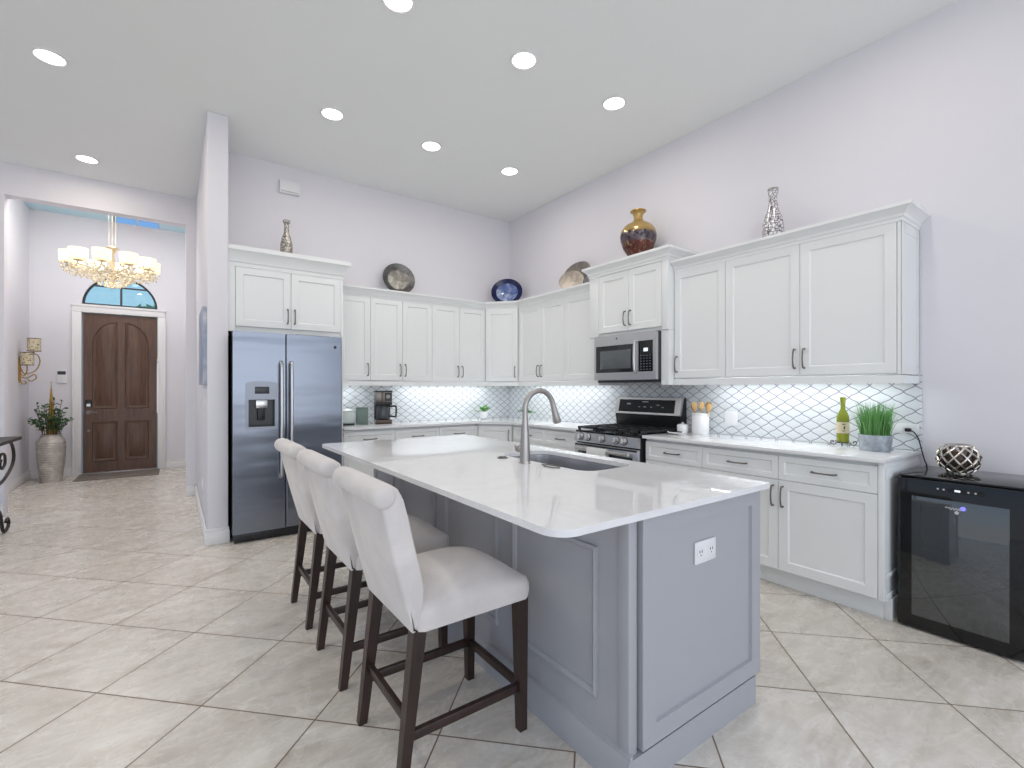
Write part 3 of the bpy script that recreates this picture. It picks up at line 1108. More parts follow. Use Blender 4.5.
def base(label, rz, xs, kinds, x0, w, extra=None):
    fr = []
    for (xa, xb), k in zip(xs, kinds):
        fr.append(('drawer', xa, xb, DZ, 0.868, 'H'))
        if k == 'D':
            fr += [('drawer', xa, xb, 0.42, DZ, 'H'), ('drawer', xa, xb, Z0 + .005, 0.42, 'H')]
        else:
            fr.append(('door', xa, xb, Z0 + .005, DZ, k))
    return cabinet('base_cabinet', label, (0, 0, 0), rz, w, BD, Z0, Z1, fr, x0=x0, group=BG, toe=TOE)


base('white base cabinet beside the fridge, below the glass jar', 0, [(-2.430, -1.902)], ['TR'], XL + .001, 0.532)
base('white base cabinet on the back wall between two others, right of the coffee maker', 0, [(-1.902, -1.388)], ['TR'], -1.902, 0.514)
base('white base cabinet on the back wall next to the angled corner base cabinet', 0, [(-1.388, -0.888)], ['TL'], -1.388, 0.49)
cb0, cb1 = Vector((-0.885, -BD)), Vector((-BD, -0.925))
dv = cb1 - cb0
bl = dv.length
brz = math.atan2(dv.y, dv.x)
t = thing('base_cabinet', 'white base cabinet set at an angle across the corner, below the small potted plant', 'cabinet', (cb0.x, cb0.y, 0), brz, BG)
wb = Matrix.Rotation(-brz, 2)


def tb(p):
    v = wb @ (Vector(p) - cb0)
    return (v.x, v.y)


B().prism([tb(p) for p in ((-0.885, -0.002), (-0.885, -BD + .02), (-BD + .02, -0.925), (-0.002, -0.925), (-0.002, -0.002))], Z0, Z1).obj('carcass', CAB, t, smooth=0)
f = B().shaker(0.006, bl - 0.006, Z0 + .005, 0.868, -0.012).obj('door', CAB, t, smooth=0)
pull(f, bl - 0.04, 0.755, -0.012)
B().box(0, bl, 0.07, 0.088, 0.001, Z0).obj('toe_kick', CAB, t, smooth=0)
base('white base cabinet on the right wall, just right of the angled corner base', RZ['right'], [(0.932, 1.492)], ['TR'], 0.93, 0.562)
base('white base cabinet on the right wall immediately left of the range', RZ['right'], [(1.492, 2.018)], ['TL'], 1.492, 0.528)
base('narrow white drawer base cabinet immediately right of the range', RZ['right'], [(2.805, 3.318)], ['D'], 2.800, 0.518)
base('white base cabinet with drawer and door, second from the black wine cooler', RZ['right'], [(3.318, 3.857)], ['TR'], 3.318, 0.539)
t = base('white base cabinet with drawer and door right beside the black wine cooler', RZ['right'], [(3.857, 4.388)], ['TL'], 3.857, 0.532)
B().box(4.389, 4.418, -BD - .001, -0.001, Z0, Z1, bev=0.002).obj('end_panel', CAB, t)
B().box(4.3885, 4.430, -0.526, -0.001, 0.0, 0.1235, bev=0.003).obj('toe_block', CAB, t)
for za, zb in ((0.127, 0.165), (0.250, 0.275), (0.80, 0.86)):
    B().box(4.4185, 4.425, -0.60, -0.001, za, zb, bev=0.003).obj('end_rail', CAB, t)
# counters
CE, CT = 0.648, 0.914
tag(B().prism([(XL + .002, -0.001), (XL + .002, -CE), (-0.905, -CE), (-CE, -0.945), (-CE, -2.020), (-0.001, -2.020), (-0.001, -0.001)], CT - .024, CT, bev=0.003)
    .obj('countertop', QUARTZ, smooth=25), 'white quartz countertop running round the corner between fridge and range', 'countertop')
tag(B().prism([(-CE, -4.433), (-0.001, -4.433), (-0.001, -2.799), (-CE, -2.799)], CT - .024, CT, bev=0.003)
    .obj('countertop', QUARTZ, smooth=25), 'white quartz countertop right of the range with wine bottle and grass planter', 'countertop')

# ------------------------------------------------------------------ fridge
FXa, FXb, FXm = -3.385, -2.503, -2.984
fr = thing('refrigerator', 'stainless steel side-by-side fridge with ice dispenser in the left door', 'refrigerator', (0, 0, 0))
B().box(FXa + .006, FXb - .006, -0.745, -0.05, 0.03, 1.775, bev=0.004).obj('cabinet_body', BLACK, fr)
for xa, xb, nm in ((FXa, FXm - .004, 'L'), (FXm + .004, FXb, 'R')):
    b = B()
    poly = rrect(xa, xb, -0.822, -0.750, [0.012, 0.012, 0.002, 0.002], 4)
    if nm == 'L':
        b.holed([(xa, 0.085), (xb, 0.085), (xb, 1.780), (xa, 1.780)], [[(-3.275, 0.97), (-3.275, 1.21), (-3.069, 1.21), (-3.069, 0.97)]], -0.822, -0.750, axis='y')
    else:
        b.box(xa, xb, -0.822, -0.750, 0.085, 1.780, bev=0.007)
    d = b.obj('door', FRIDGE, fr, smooth=0)
    hx = xb - 0.036 if nm == 'L' else xa + 0.036
    h = B()
    h.tube(smooth_path([(hx, -0.822, 1.53), (hx, -0.862, 1.515), (hx, -0.874, 1.44), (hx, -0.880, 1.05), (hx, -0.874, 0.62), (hx, -0.862, 0.545), (hx, -0.822, 0.53)], 5), 0.0135, 10)
    h.obj('handle', STEEL, d)
    if nm == 'L':
        bz = B()
        bz.holed([(-3.290, 0.953), (-3.054, 0.953), (-3.054, 1.345), (-3.100, 1.358), (-3.172, 1.362), (-3.244, 1.358), (-3.290, 1.345)],
                 [[(-3.272, 0.975), (-3.072, 0.975), (-3.072, 1.205), (-3.272, 1.205)]], -0.832, -0.80, axis='y')
        dp = bz.obj('dispenser', DISPENSER, fr, smooth=0)
        B().box(-3.275, -3.069, -0.772, -0.766, 0.972, 1.21).obj('recess', SCREEN, dp, smooth=0)
        B().box(-3.225, -3.115, -0.835, -0.828, 1.255, 1.315, bev=0.003).obj('display', SCREEN, dp)
        B().box(-3.215, -3.125, -0.815, -0.77, 1.13, 1.205, bev=0.006).obj('chute', STEELV, dp)
        B().box(-3.20, -3.145, -0.805, -0.78, 1.03, 1.14, bev=0.008).obj('paddle', BLACK, dp)
        B().box(-3.272, -3.072, -0.83, -0.77, 0.972, 0.984).obj('tray', BLACK, dp, smooth=0)
B().lathe([(0.0, -0.8245), (0.013, -0.8245), (0.013, -0.82)], (-2.566, 0, 1.68), 16, 'y').obj('badge', BLACK, fr)
gr = B()
gr.box(FXa + .01, FXb - .01, -0.79, -0.70, 0.012, 0.078, bev=0.004)
for k in range(16):
    gr.box(FXa + .05 + k * .05, FXa + .08 + k * .05, -0.794, -0.785, 0.03, 0.06)
gr.obj('bottom_grille', BLACK, fr)
for xk in (FXa + .06, FXb - .06):
    B().lathe([(0.02, 0.0), (0.02, 0.02)], (xk, -0.68, 0), 10).obj('foot', BLACK, fr)

# ------------------------------------------------------------------ range
RC = -2.410
rg = thing('gas_range', 'stainless steel gas range with black grates set between the counters', 'range', (0, RC, 0), RZ['right'])
hw = 0.377
B().box(-hw, hw, -0.655, -0.012, 0.09, 0.885).obj('body', BLACK, rg, smooth=0)
B().box(-hw + .03, hw - .03, -0.60, -0.05, 0.0, 0.09).obj('plinth', BLACK, rg, smooth=0)
B().box(-hw, hw, -0.672, -0.10, 0.885, 0.910, bev=0.006).obj('cooktop', BLACKG, rg)
# sloping control panel
B().prism([(-0.655, 0.800), (-0.690, 0.805), (-0.676, 0.890), (-0.655, 0.890)], -hw, hw, axis='x').obj('control_panel', STEEL, rg, smooth=0)
for dy in (-0.290, -0.198, -0.023, 0.140, 0.229):
    k = B()
    k.lathe([(0.030, 0.0), (0.030, -0.006), (0.025, -0.010), (0.023, -0.034), (0.0, -0.036)], (0, 0, 0), 20, 'y')
    k.box(-0.004, 0.004, -0.042, -0.030, -0.022, 0.022)
    kn = k.obj('knob', KNOB, rg, loc=(dy, -0.683, 0.852), rot=(R(-9), 0, 0))
    B().lathe([(0.0, 0.001), (0.036, 0.001), (0.036, -0.003), (0.031, -0.004)], (0, 0, 0), 20, 'y', caps=False).obj('knob_shadow', BLACK, kn)  # black disc modelled as the dark shadow around each knob
od = B().box(-hw, hw, -0.685, -0.655, 0.275, 0.790, bev=0.006).obj('oven_door', STEEL, rg)
B().box(-hw + .012, hw - .012, -0.688, -0.682, 0.770, 0.785).obj('door_vent', BLACK, od, smooth=0)
B().box(-hw + .055, hw - .055, -0.689, -0.683, 0.34, 0.722, bev=0.003).obj('oven_window', DARKGLASS, od)
h = B()
h.tube([(-0.315, -0.735, 0.750), (0.315, -0.735, 0.750)], 0.014, 12)
for sx in (-0.29, 0.29):
    h.tube([(sx, -0.685, 0.750), (sx, -0.735, 0.750)], 0.011, 8)
h.obj('handle', STEEL, od)
B().box(-hw, hw, -0.683, -0.655, 0.10, 0.265, bev=0.005).obj('storage_drawer', STEEL, rg)
# backguard
bgd = B().prism([(-0.090, 0.905), (-0.115, 1.045), (-0.100, 1.050), (-0.062, 1.212), (-0.020, 1.212), (-0.012, 0.905)], -hw, hw, axis='x').obj('backguard', BLACK, rg, smooth=0)
B().prism([(-0.1165, 1.050), (-0.1215, 1.054), (-0.088, 1.212), (-0.060, 1.216), (-0.040, 1.216), (-0.060, 1.205), (-0.095, 1.050)], -hw - 0.002, hw + 0.002, axis='x') \
    .obj('panel_frame', STEEL, bgd, smooth=0)
pn = B()
pn.quad((-0.335, -0.1190, 1.072), (0.318, -0.1190, 1.072), (0.318, -0.0935, 1.192), (-0.335, -0.0935, 1.192))
bmesh.ops.solidify(pn.bm, geom=list(pn.bm.faces), thickness=0.003)
pn.obj('touch_panel', SCREEN, bgd, smooth=0)
mk = B()
for x0_, x1_, z0_, z1_ in ((-0.235, -0.19, 1.143, 1.156), (-0.05, 0.02, 1.168, 1.176), (-0.09, -0.07, 1.12, 1.126), (-0.03, 0.0, 1.12, 1.126), (0.05, 0.07, 1.12, 1.126), (0.12, 0.15, 1.14, 1.146), (0.18, 0.20, 1.12, 1.126)):
    ya = -0.1235 + (z0_ - 1.05) * 0.2126
    mk.box(x0_, x1_, ya - 0.0006, ya + 0.006, z0_, z1_)
mk.obj('panel_markings', GREYTXT, bgd, smooth=0)
# burners and grates
for bx, by, br in ((-0.24, -0.50, 0.045), (0.24, -0.50, 0.052), (-0.24, -0.25, 0.04), (0.24, -0.25, 0.04), (0.0, -0.375, 0.05)):
    B().lathe([(br + .012, 0.910), (br + .012, 0.918), (br, 0.918), (br, 0.928), (0.0, 0.930)], (bx, by, 0), 20).obj('burner', IRON, rg)
for xa, xb in ((-0.365, -0.125), (-0.12, 0.12), (0.125, 0.365)):
    g = B()
    zt = 0.944
    for yy in (-0.645, -0.50, -0.375, -0.25, -0.125):
        g.box(xa, xb, yy - .007, yy + .007, zt - .016, zt)
    for xx in (xa + .007, (xa + xb) / 2, xb - .007):
        g.box(xx - .007, xx + .007, -0.652, -0.118, zt - .016, zt)
    for xx in (xa + .01, xb - .01):
        for yy in (-0.64, -0.125):
            g.box(xx - .01, xx + .01, yy - .01, yy + .01, 0.908, zt - .008)
    g.obj('grate', IRON, rg, smooth=0)
# towel over the oven handle
tw_ = B()
tp = [(-0.7515, 0.555), (-0.7525, 0.715), (-0.7545, 0.753), (-0.748, 0.767), (-0.735, 0.771), (-0.722, 0.767), (-0.7155, 0.753), (-0.7135, 0.715), (-0.712, 0.575)]
for i in range(len(tp) - 1):
    (a0, b0), (a1, b1) = tp[i], tp[i + 1]
    for k in range(6):
        xa, xb = -0.15 + k * 0.23 / 6, -0.15 + (k + 1) * 0.23 / 6
        wv = lambda x: 0.0025 * math.sin(x * 60)
        vs = [tw_.bm.verts.new(p) for p in ((xa, a0 - abs(wv(xa)) * (i < 3), b0), (xb, a0 - abs(wv(xb)) * (i < 3), b0), (xb, a1 - abs(wv(xb)) * (i < 2), b1), (xa, a1 - abs(wv(xa)) * (i < 2), b1))]
        tw_.bm.faces.new(vs)
bmesh.ops.remove_doubles(tw_.bm, verts=list(tw_.bm.verts), dist=0.0005)
bmesh.ops.solidify(tw_.bm, geom=list(tw_.bm.faces), thickness=0.004)
tag(tw_.obj('kitchen_towel', TOWEL, loc=(0, RC, 0), rot=(0, 0, RZ['right'])), 'white kitchen towel hung over the oven door handle', 'towel')

# ------------------------------------------------------------------ microwave
mw = thing('microwave', 'stainless steel over-the-range microwave below the deep white cabinet', 'microwave', (0, RC - .020, 0), RZ['right'])
mz0, mz1, mf = 1.378, 1.796, 0.458
mhw = 0.360
B().box(-mhw, mhw, -mf + .03, -0.012, mz0, mz1, bev=0.003).obj('body', SCREEN, mw)
b = B()
b.holed([(-mhw, mz0), (mhw, mz0), (mhw, mz1), (-mhw, mz1)],
        [[(-mhw + .022, mz0 + .070), (-mhw + .500, mz0 + .070), (-mhw + .500, mz0 + .322), (-mhw + .022, mz0 + .322)],
         [(-mhw + .535, mz0 + .070), (-mhw + .690, mz0 + .070), (-mhw + .690, mz0 + .340), (-mhw + .535, mz0 + .340)]], -mf, -mf + .032, axis='y')
b.obj('front_frame', STEEL, mw, smooth=0)
mwin = B().box(-mhw + .02, -mhw + .502, -mf + .004, -mf + .02, mz0 + .068, mz0 + .324).obj('window', DARKGLASS, mw, smooth=0)
B().box(-mhw + .075, -mhw + .445, -mf + .0025, -mf + .006, mz0 + .105, mz0 + .275, bev=0.0008).obj('window_screen', M('microwave_screen', rgb(92, 96, 100), 0.12), mwin)
cp = B().box(-mhw + .533, -mhw + .692, -mf + .003, -mf + .02, mz0 + .068, mz0 + .342).obj('control_pad', BLACKG, mw, smooth=0)
kk = B()
for r in range(6):
    for c in range(4):
        kk.box(-mhw + .553 + c * .032, -mhw + .570 + c * .032, -mf + .0015, -mf + .004, mz0 + .085 + r * .024, mz0 + .093 + r * .024)
kk.obj('buttons', M('button_grey', rgb(84, 88, 94), 0.5), cp, smooth=0)
B().box(-mhw + .590, -mhw + .635, -mf + .0012, -mf + .004, mz0 + .245, mz0 + .275).obj('clock_display', LEDW, cp, smooth=0)
h = B()
hx = -mhw + .517
h.tube(smooth_path([(hx, -mf, mz0 + .335), (hx, -mf - .03, mz0 + .325), (hx, -mf - .038, mz0 + .20), (hx, -mf - .03, mz0 + .078), (hx, -mf, mz0 + .068)], 5), 0.011, 10)
h.obj('handle', STEEL, mw)
B().lathe([(0.0, -mf - .0012), (0.009, -mf - .0012), (0.009, -mf + .002)], (-0.075, 0, mz1 - .035), 14, 'y').obj('badge', SCREEN, mw)
B().box(-mhw + .01, mhw - .01, -mf + .04, -0.03, mz0 - .022, mz0).obj('bottom_vent', SCREEN, mw, smooth=0)

# ------------------------------------------------------------------ island
IX0, IX1, IY0, IY1 = -2.595, -1.815, -4.312, -1.94     # carcass
il = thing('kitchen_island', 'grey painted kitchen island with panelled seating side and outlet on its end', 'kitchen island', (0, 0, 0))
B().box(IX0, IX1, IY0 + .03, IY1, 0.0, 0.66).box(IX0, -2.26, IY0 + .03, IY1, 0.66, 0.891).box(-1.865, IX1, IY0 + .03, IY1, 0.66, 0.891) \
    .box(-2.26, -1.865, IY0 + .03, -3.80, 0.66, 0.891).box(-2.26, -1.865, -3.0, IY1, 0.66, 0.891).obj('body', ISL, il, smooth=0)
pl = B()
prof = [(0, 0), (-0.021, 0), (-0.021, 0.098), (-0.017, 0.106), (-0.012, 0.112), (-0.012, 0.122), (0, 0.128)]
pl.prism([(IX0 + a, z) for a, z in prof], -4.331, IY1 + 0.01, axis='y')
pl.box(IX0 - 0.001, -1.826, -4.331, IY0 + .035, 0.0, 0.112)
pl.obj('plinth', ISL, il)
# corner post and proud end panel
B().box(IX0 - 0.006, -2.560, IY0 - 0.008, IY0 + 0.04, 0.112, 0.891, bev=0.004).obj('corner_post', ISL, il)
b = B()
b.shaker(-2.549, -1.798, 0.122, 0.891, -4.336, t=0.053, border=0.068, rec=0.012, slope=0.003)
ip = b.obj('end_panel', ISL, il, smooth=0)
# applied picture-frame moulding on the seating side
mprof = [(0, 0.0), (0.011, 0.0), (0.014, 0.010), (0.006, 0.022), (0.0, 0.024)]


def frame_mold(ya, yb, za, zb):
    b = B()
    rings = []
    for cy, cz, sy, sz in ((ya, za, 1, 1), (yb, za, -1, 1), (yb, zb, -1, -1), (ya, zb, 1, -1)):
        rings.append([b.bm.verts.new((IX0 - o, cy + sy * i, cz + sz * i)) for o, i in mprof])
    k = len(mprof)
    for q in range(4):
        a, c = rings[q], rings[(q + 1) % 4]
        for j in range(k):
            b.bm.faces.new((a[j], c[j], c[(j + 1) % k], a[(j + 1) % k]))
    return b.obj('panel_molding', ISL, il, smooth=0)


for ya, yb in ((-4.180, -3.685), (-3.570, -3.065), (-2.950, -2.445), (-2.335, -1.99)):
    frame_mold(ya, yb, 0.235, 0.755)
# doors on the working side
for ya, yb in ((-4.30, -3.82), (-3.82, -3.41), (-3.41, -3.00), (-3.00, -2.47), (-2.47, -1.95)):
    b = B()
    b.shaker(ya + GAP, yb - GAP, 0.13, 0.885, -0.02)
    o = b.obj('door', ISL, il, loc=(IX1, 0, 0), rot=(0, 0, PI / 2), smooth=0)
    pull(o, yb - 0.035, 0.78, -0.02)
ot = B().box(-2.254, -2.121, -4.331, -4.3255, 0.660, 0.741, bev=0.002).obj('outlet', PLASTIC, il)
ot['label'] = 'white double outlet plate'
for xx in (-2.221, -2.154):
    B().prism(rrect(xx - .021, xx + .021, 0.683, 0.718, 0.012, 4), -4.3325, -4.330, axis='y').obj('socket', WHITE, ot)
    sl = B()
    for dx in (-0.007, 0.007):
        sl.box(xx + dx - .0018, xx + dx + .0018, -4.3331, -4.332, 0.699, 0.710)
    sl.lathe([(0.0, -4.3331), (0.003, -4.3331), (0.003, -4.332)], (xx, 0, 0.691), 8, 'y')
    sl.obj('socket_slots', SCREEN, ot, smooth=0)
# worktop with sink cut-out
SX0, SX1, SY0, SY1 = -2.235, -1.893, -3.765, -3.035
sink_hole = rrect(SX0, SX1, SY0, SY1, 0.085, 8)
top = B()
top.holed(rrect(-2.950, -1.797, -4.377, -1.879, [0.075, 0.012, 0.012, 0.05], 8), [sink_hole[::-1]], CT - .022, CT)
tag(top.obj('countertop', QUARTZ, smooth=30), 'large white quartz island worktop with rounded corners and sink cut-out', 'countertop')
# undermount sink
sk_ = B()
outer = rrect(SX0 - .012, SX1 + .012, SY0 - .012, SY1 + .012, 0.09, 8)
levels = [(0.012, 0.8905), (-0.004, 0.8905), (-0.006, 0.86), (-0.014, 0.70), (-0.05, 0.672), (-0.12, 0.668)]
rings = []
for d, z in levels:
    lp = rrect(SX0 - d, SX1 + d, SY0 - d, SY1 + d, max(0.02, 0.085 + d), 8)
    rings.append([sk_.bm.verts.new((x, y, z)) for x, y in lp])
for a, c in zip(rings, rings[1:]):
    for k in range(len(a)):
        sk_.bm.faces.new((a[k], a[(k + 1) % len(a)], c[(k + 1) % len(a)], c[k]))
sk_.bm.faces.new(rings[-1])
skt = thing('kitchen_sink', 'undermount stainless steel sink set into the island worktop', 'sink', (0, 0, 0))
bo = sk_.obj('basin', STEELV, skt)
B().lathe([(0.0, 0.670), (0.03, 0.671), (0.042, 0.674), (0.042, 0.6685)], ((SX0 + SX1) / 2, -3.4, 0), 20).obj('drain', STEEL, skt)

# faucet
FB = Vector((-2.306, -3.385, CT))
fc = thing('kitchen_faucet', 'brushed nickel gooseneck faucet standing on the island worktop', 'faucet', FB)
b = B()
b.lathe([(0.031, 0.0), (0.031, 0.004), (0.0275, 0.008), (0.0265, 0.06), (0.0245, 0.11), (0.0175, 0.20), (0.0150, 0.24)], seg=24)
b.obj('base', FAUCET, fc)
neck = [(0, 0, 0.20), (0, 0, 0.26)]
rr_ = 0.096
for k in range(0, 15):
    a = R(180 - 168 * k / 14)
    neck.append((rr_ + rr_ * math.cos(a), 0, 0.278 + rr_ * math.sin(a)))
B().tube(neck, 0.0145, 14).obj('spout', FAUCET, fc)
ex, ez = neck[-1][0], neck[-1][2]
dx_, dz_ = neck[-1][0] - neck[-2][0], neck[-1][2] - neck[-2][2]
ln = math.hypot(dx_, dz_)
dx_, dz_ = dx_ / ln, dz_ / ln
sp_ = [(ex + dx_ * s_, 0, ez + dz_ * s_) for s_ in (-0.01, 0.0, 0.02, 0.06, 0.095, 0.102)]
B().tube(sp_, [0.0148, 0.0155, 0.0162, 0.0195, 0.024, 0.021], 16).obj('spray_head', FAUCET, fc)
b = B()
b.tube([(0, 0.015, 0.065), (0, 0.052, 0.068)], [0.016, 0.0155], 14)
b.tube([(0, 0.050, 0.068), (0, 0.060, 0.069), (0, 0.085, 0.082)], [0.019, 0.019, 0.006], 14)
b.obj('handle', FAUCET, fc)
t = thing('air_switch', 'small round metal button on the worktop left of the faucet', 'button', (-2.300, -3.17, CT))
B().lathe([(0.030, 0.0), (0.030, 0.004), (0.022, 0.006)], seg=20).obj('base_ring', NICKEL, t)
B().lathe([(0.018, 0.005), (0.018, 0.010), (0.0, 0.011)], seg=20).obj('button_cap', NICKEL, t)
b = B()
b.tube([(0.055 * math.cos(a) * 0.45, 0.055 * math.sin(a), 0.004) for a in [2 * PI * k / 24 for k in range(24)]], 0.003, 6, closed=True)
b.tube([(0, 0.055, 0.004), (0, 0.075, 0.004)], 0.003, 6)
tag(b.obj('sink_hook', NICKEL, loc=(-2.275, -3.56, CT)), 'small oval metal wire ring lying beside the sink edge', 'wire ring')

# ------------------------------------------------------------------ bar stools


def make_stool():
    st = thing('bar_stool', '', 'bar stool', (0, 0, 0), group='upholstered bar stools along the island')
    hwid = 0.222
    # back: side profile swept across the width, flaring into a rolled top
    prof_ = [(-0.241, 0.508), (-0.262, 0.585), (-0.282, 0.658), (-0.303, 0.74), (-0.322, 0.82), (-0.338, 0.885), (-0.346, 0.925),
             (-0.350, 0.965), (-0.338, 0.990), (-0.312, 0.996), (-0.290, 0.980), (-0.270, 0.942), (-0.252, 0.875), (-0.233, 0.79), (-0.214, 0.715), (-0.200, 0.65), (-0.202, 0.59), (-0.222, 0.53), (-0.236, 0.508)]
    b = B()
    n = len(prof_)

    def inset(d):
        out = []
        for i in range(n):
            p0, p1, p2 = Vector(prof_[i - 1]), Vector(prof_[i]), Vector(prof_[(i + 1) % n])
            e0, e1 = (p1 - p0).normalized(), (p2 - p1).normalized()
            nn = (Vector((e0.y, -e0.x)) + Vector((e1.y, -e1.x))).normalized()
            out.append(p1 + nn * d)
        return out
    rings = []
    for y, d in ((-hwid, 0.012), (-hwid + .0015, 0.007), (-hwid + .005, 0.003), (-hwid + .012, 0.0), (0.0, 0.0), (hwid - .012, 0.0), (hwid - .005, 0.003), (hwid - .0015, 0.007), (hwid, 0.012)):
        rings.append([b.bm.verts.new((p.x, y, p.y)) for p in inset(d)])
    for a, c in zip(rings, rings[1:]):
        for k in range(n):
            b.bm.faces.new((a[k], a[(k + 1) % n], c[(k + 1) % n], c[k]))
    b.bm.faces.new(rings[0])
    b.bm.faces.new(rings[-1][::-1])
    bk = b.obj('backrest', VELVET, st, smooth=50)
    b = B()
    rc = (-0.338, 0.962)
    b.lathe([(0.0, -hwid - .012), (0.026, -hwid - .011), (0.037, -hwid - .002), (0.0395, -hwid + .02), (0.0395, -0.010), (0.0375, 0.0), (0.0395, 0.010), (0.0395, hwid - .02), (0.037, hwid + .002), (0.026, hwid + .011), (0.0, hwid + .012)],
            (rc[0], 0, rc[1]), 24, 'y')
    b.obj('rolled_top', VELVET, bk, smooth=50)
    # seat cushion
    b = B()
    nx, ny = 18, 16
    x0, x1, y0, y1 = -0.228, 0.236, -0.222, 0.222
    grid = {}
    for i in range(nx + 1):
        for j in range(ny + 1):
            u, v = -1 + 2 * i / nx, -1 + 2 * j / ny
            x, y = (x0 + x1) / 2 + u * (x1 - x0) / 2, v * (y1 - y0) / 2
            z = 0.578 + 0.062 * (1 - abs(u) ** 3.0) * (1 - abs(v) ** 2.6) + 0.010 * (1 - u * u)
            rx = 0.012 * (abs(u) == 1) * (abs(v) == 1)
            grid[i, j] = b.bm.verts.new((x - rx * u, y - rx * v, z))
    for i in range(nx):
        for j in range(ny):
            b.bm.faces.new((grid[i, j], grid[i + 1, j], grid[i + 1, j + 1], grid[i, j + 1]))
    edge = [(i, 0) for i in range(nx)] + [(nx, j) for j in range(ny)] + [(i, ny) for i in range(nx, 0, -1)] + [(0, j) for j in range(ny, 0, -1)]
    prev = [grid[e] for e in edge]
    for off, z in ((0.007, 0.562), (0.008, 0.535), (0.004, 0.507)):
        cur = []
        for e in edge:
            g = grid[e].co
            u, v = -1 + 2 * e[0] / nx, -1 + 2 * e[1] / ny
            ox = off * (1 if u == 1 else -1 if u == -1 else 0)
            oy = off * (1 if v == 1 else -1 if v == -1 else 0)
            cur.append(b.bm.verts.new((g.x + ox, g.y + oy, z)))
        for k in range(len(edge)):
            b.bm.faces.new((prev[k], prev[(k + 1) % len(edge)], cur[(k + 1) % len(edge)], cur[k]))
        prev = cur
    b.bm.faces.new(prev[::-1])
    b.obj('seat', VELVET, st, smooth=60)
    for sy in (-1, 1):
        B().bar((-0.272, sy * 0.194, 0.0), (-0.212, sy * 0.190, 0.512), 0.032, 0.046).obj('leg', ESPRESSO, st, smooth=0)
        B().bar((0.212, sy * 0.194, 0.0), (0.206, sy * 0.192, 0.512), 0.032, 0.046).obj('leg', ESPRESSO, st, smooth=0)
        B().box(-0.245, 0.207, sy * 0.193 - .010, sy * 0.193 + .010, 0.150, 0.182, bev=0.002).obj('stretcher', ESPRESSO, st)
    B().box(-0.255, -0.235, -0.19, 0.19, 0.198, 0.230, bev=0.002).obj('stretcher', ESPRESSO, st)
    B().box(0.200, 0.220, -0.19, 0.19, 0.150, 0.182, bev=0.002).obj('stretcher', ESPRESSO, st)
    return st


stool = make_stool()
for i, (y, lab) in enumerate(((-3.690, 'grey upholstered bar stool nearest the camera at the rounded island corner'),
                              (-3.048, 'grey upholstered bar stool in the middle of the three along the island'),
                              (-2.415, 'grey upholstered bar stool closest to the fridge'))):
    o = stool if i == 0 else copy_tree(stool)
    o.location = (-2.916, y, 0)
    o['label'] = lab

# ------------------------------------------------------------------ wine cooler
WX, WY0, WY1, WZ = -0.540, -4.935, -4.455, 0.828
wc_ = thing('wine_cooler', 'black glass-door wine cooler on the floor against the right wall', 'wine cooler', (0, 0, 0))
B().box(WX + .045, -0.03, WY0 + .004, WY1 - .004, 0.03, WZ - .003, bev=0.004).obj('cabinet_body', BLACK, wc_)
B().box(WX + .02, -0.028, WY0, WY1, WZ - .012, WZ, bev=0.003).obj('top_plate', BLACKG, wc_)
cd = B().box(WX, WX + .042, WY0, WY1, 0.012, WZ - .014, bev=0.003).obj('door', BLACKG, wc_)
B().box(WX - .0015, WX + .003, WY0 + .050, WY1 - .062, 0.080, 0.722, bev=0.0012).obj('glass_pane', COOLERGLASS, cd)
dsp = B().box(WX - .003, WX + .002, -4.80, -4.765 + .10, 0.765, 0.787).obj('control_strip', BLACKG, cd, smooth=0)
bt = B()
for yy in (-4.625, -4.648, -4.742, -4.768):
    bt.lathe([(0.0, WX - .0036), (0.0045, WX - .0036), (0.0045, WX - .002)], (0, yy, 0.776), 10, 'x')
bt.obj('touch_buttons', GREYTXT, dsp, smooth=0)
B().box(WX - .0036, WX - .001, -4.712, -4.690, 0.771, 0.781).obj('temperature_display', LEDW, dsp, smooth=0)
lg = B()
# white script-like maker's mark with a round blue light
sx_ = WX - .003
pts = []
for k in range(34):
    s_ = k / 33
    pts.append((sx_, -4.655 - s_ * 0.058, 0.683 + 0.006 * math.sin(s_ * 30) + (0.008 if 0.1 < s_ < 0.2 else 0)))
lg.tube(pts, 0.0022, 5)
lg.sphere((sx_, -4.698, 0.665), 0.009, sx=0.15, u=12, v=8)
lg.obj('door_logo', GREYTXT, cd)
B().sphere((sx_, -4.722, 0.690), 0.011, sx=0.15, u=14, v=8).obj('blue_lamp', LED, cd)
for xx, yy in ((WX + .06, WY0 + .04), (WX + .06, WY1 - .04), (-0.08, WY0 + .04), (-0.08, WY1 - .04)):
    B().lathe([(0.018, 0.0), (0.020, 0.03)], (xx, yy, 0), 14).obj('foot', STEEL, wc_)

# woven silver candle bowl on the cooler
bk_ = thing('woven_bowl', 'round woven silver candle bowl on top of the black wine cooler', 'bowl', (-0.215, -4.642, WZ))
b = B()
RB, HB = 0.092, 0.148


def bowl_pt(u, a):
    # u 0..1 bottom to top
    ph = -1.05 + 2.0 * u
    return (RB * math.cos(ph) * math.cos(a), RB * math.cos(ph) * math.sin(a), 0.005 + HB * (math.sin(ph) + math.sin(1.05)) / (math.sin(0.95) + math.sin(1.05)))


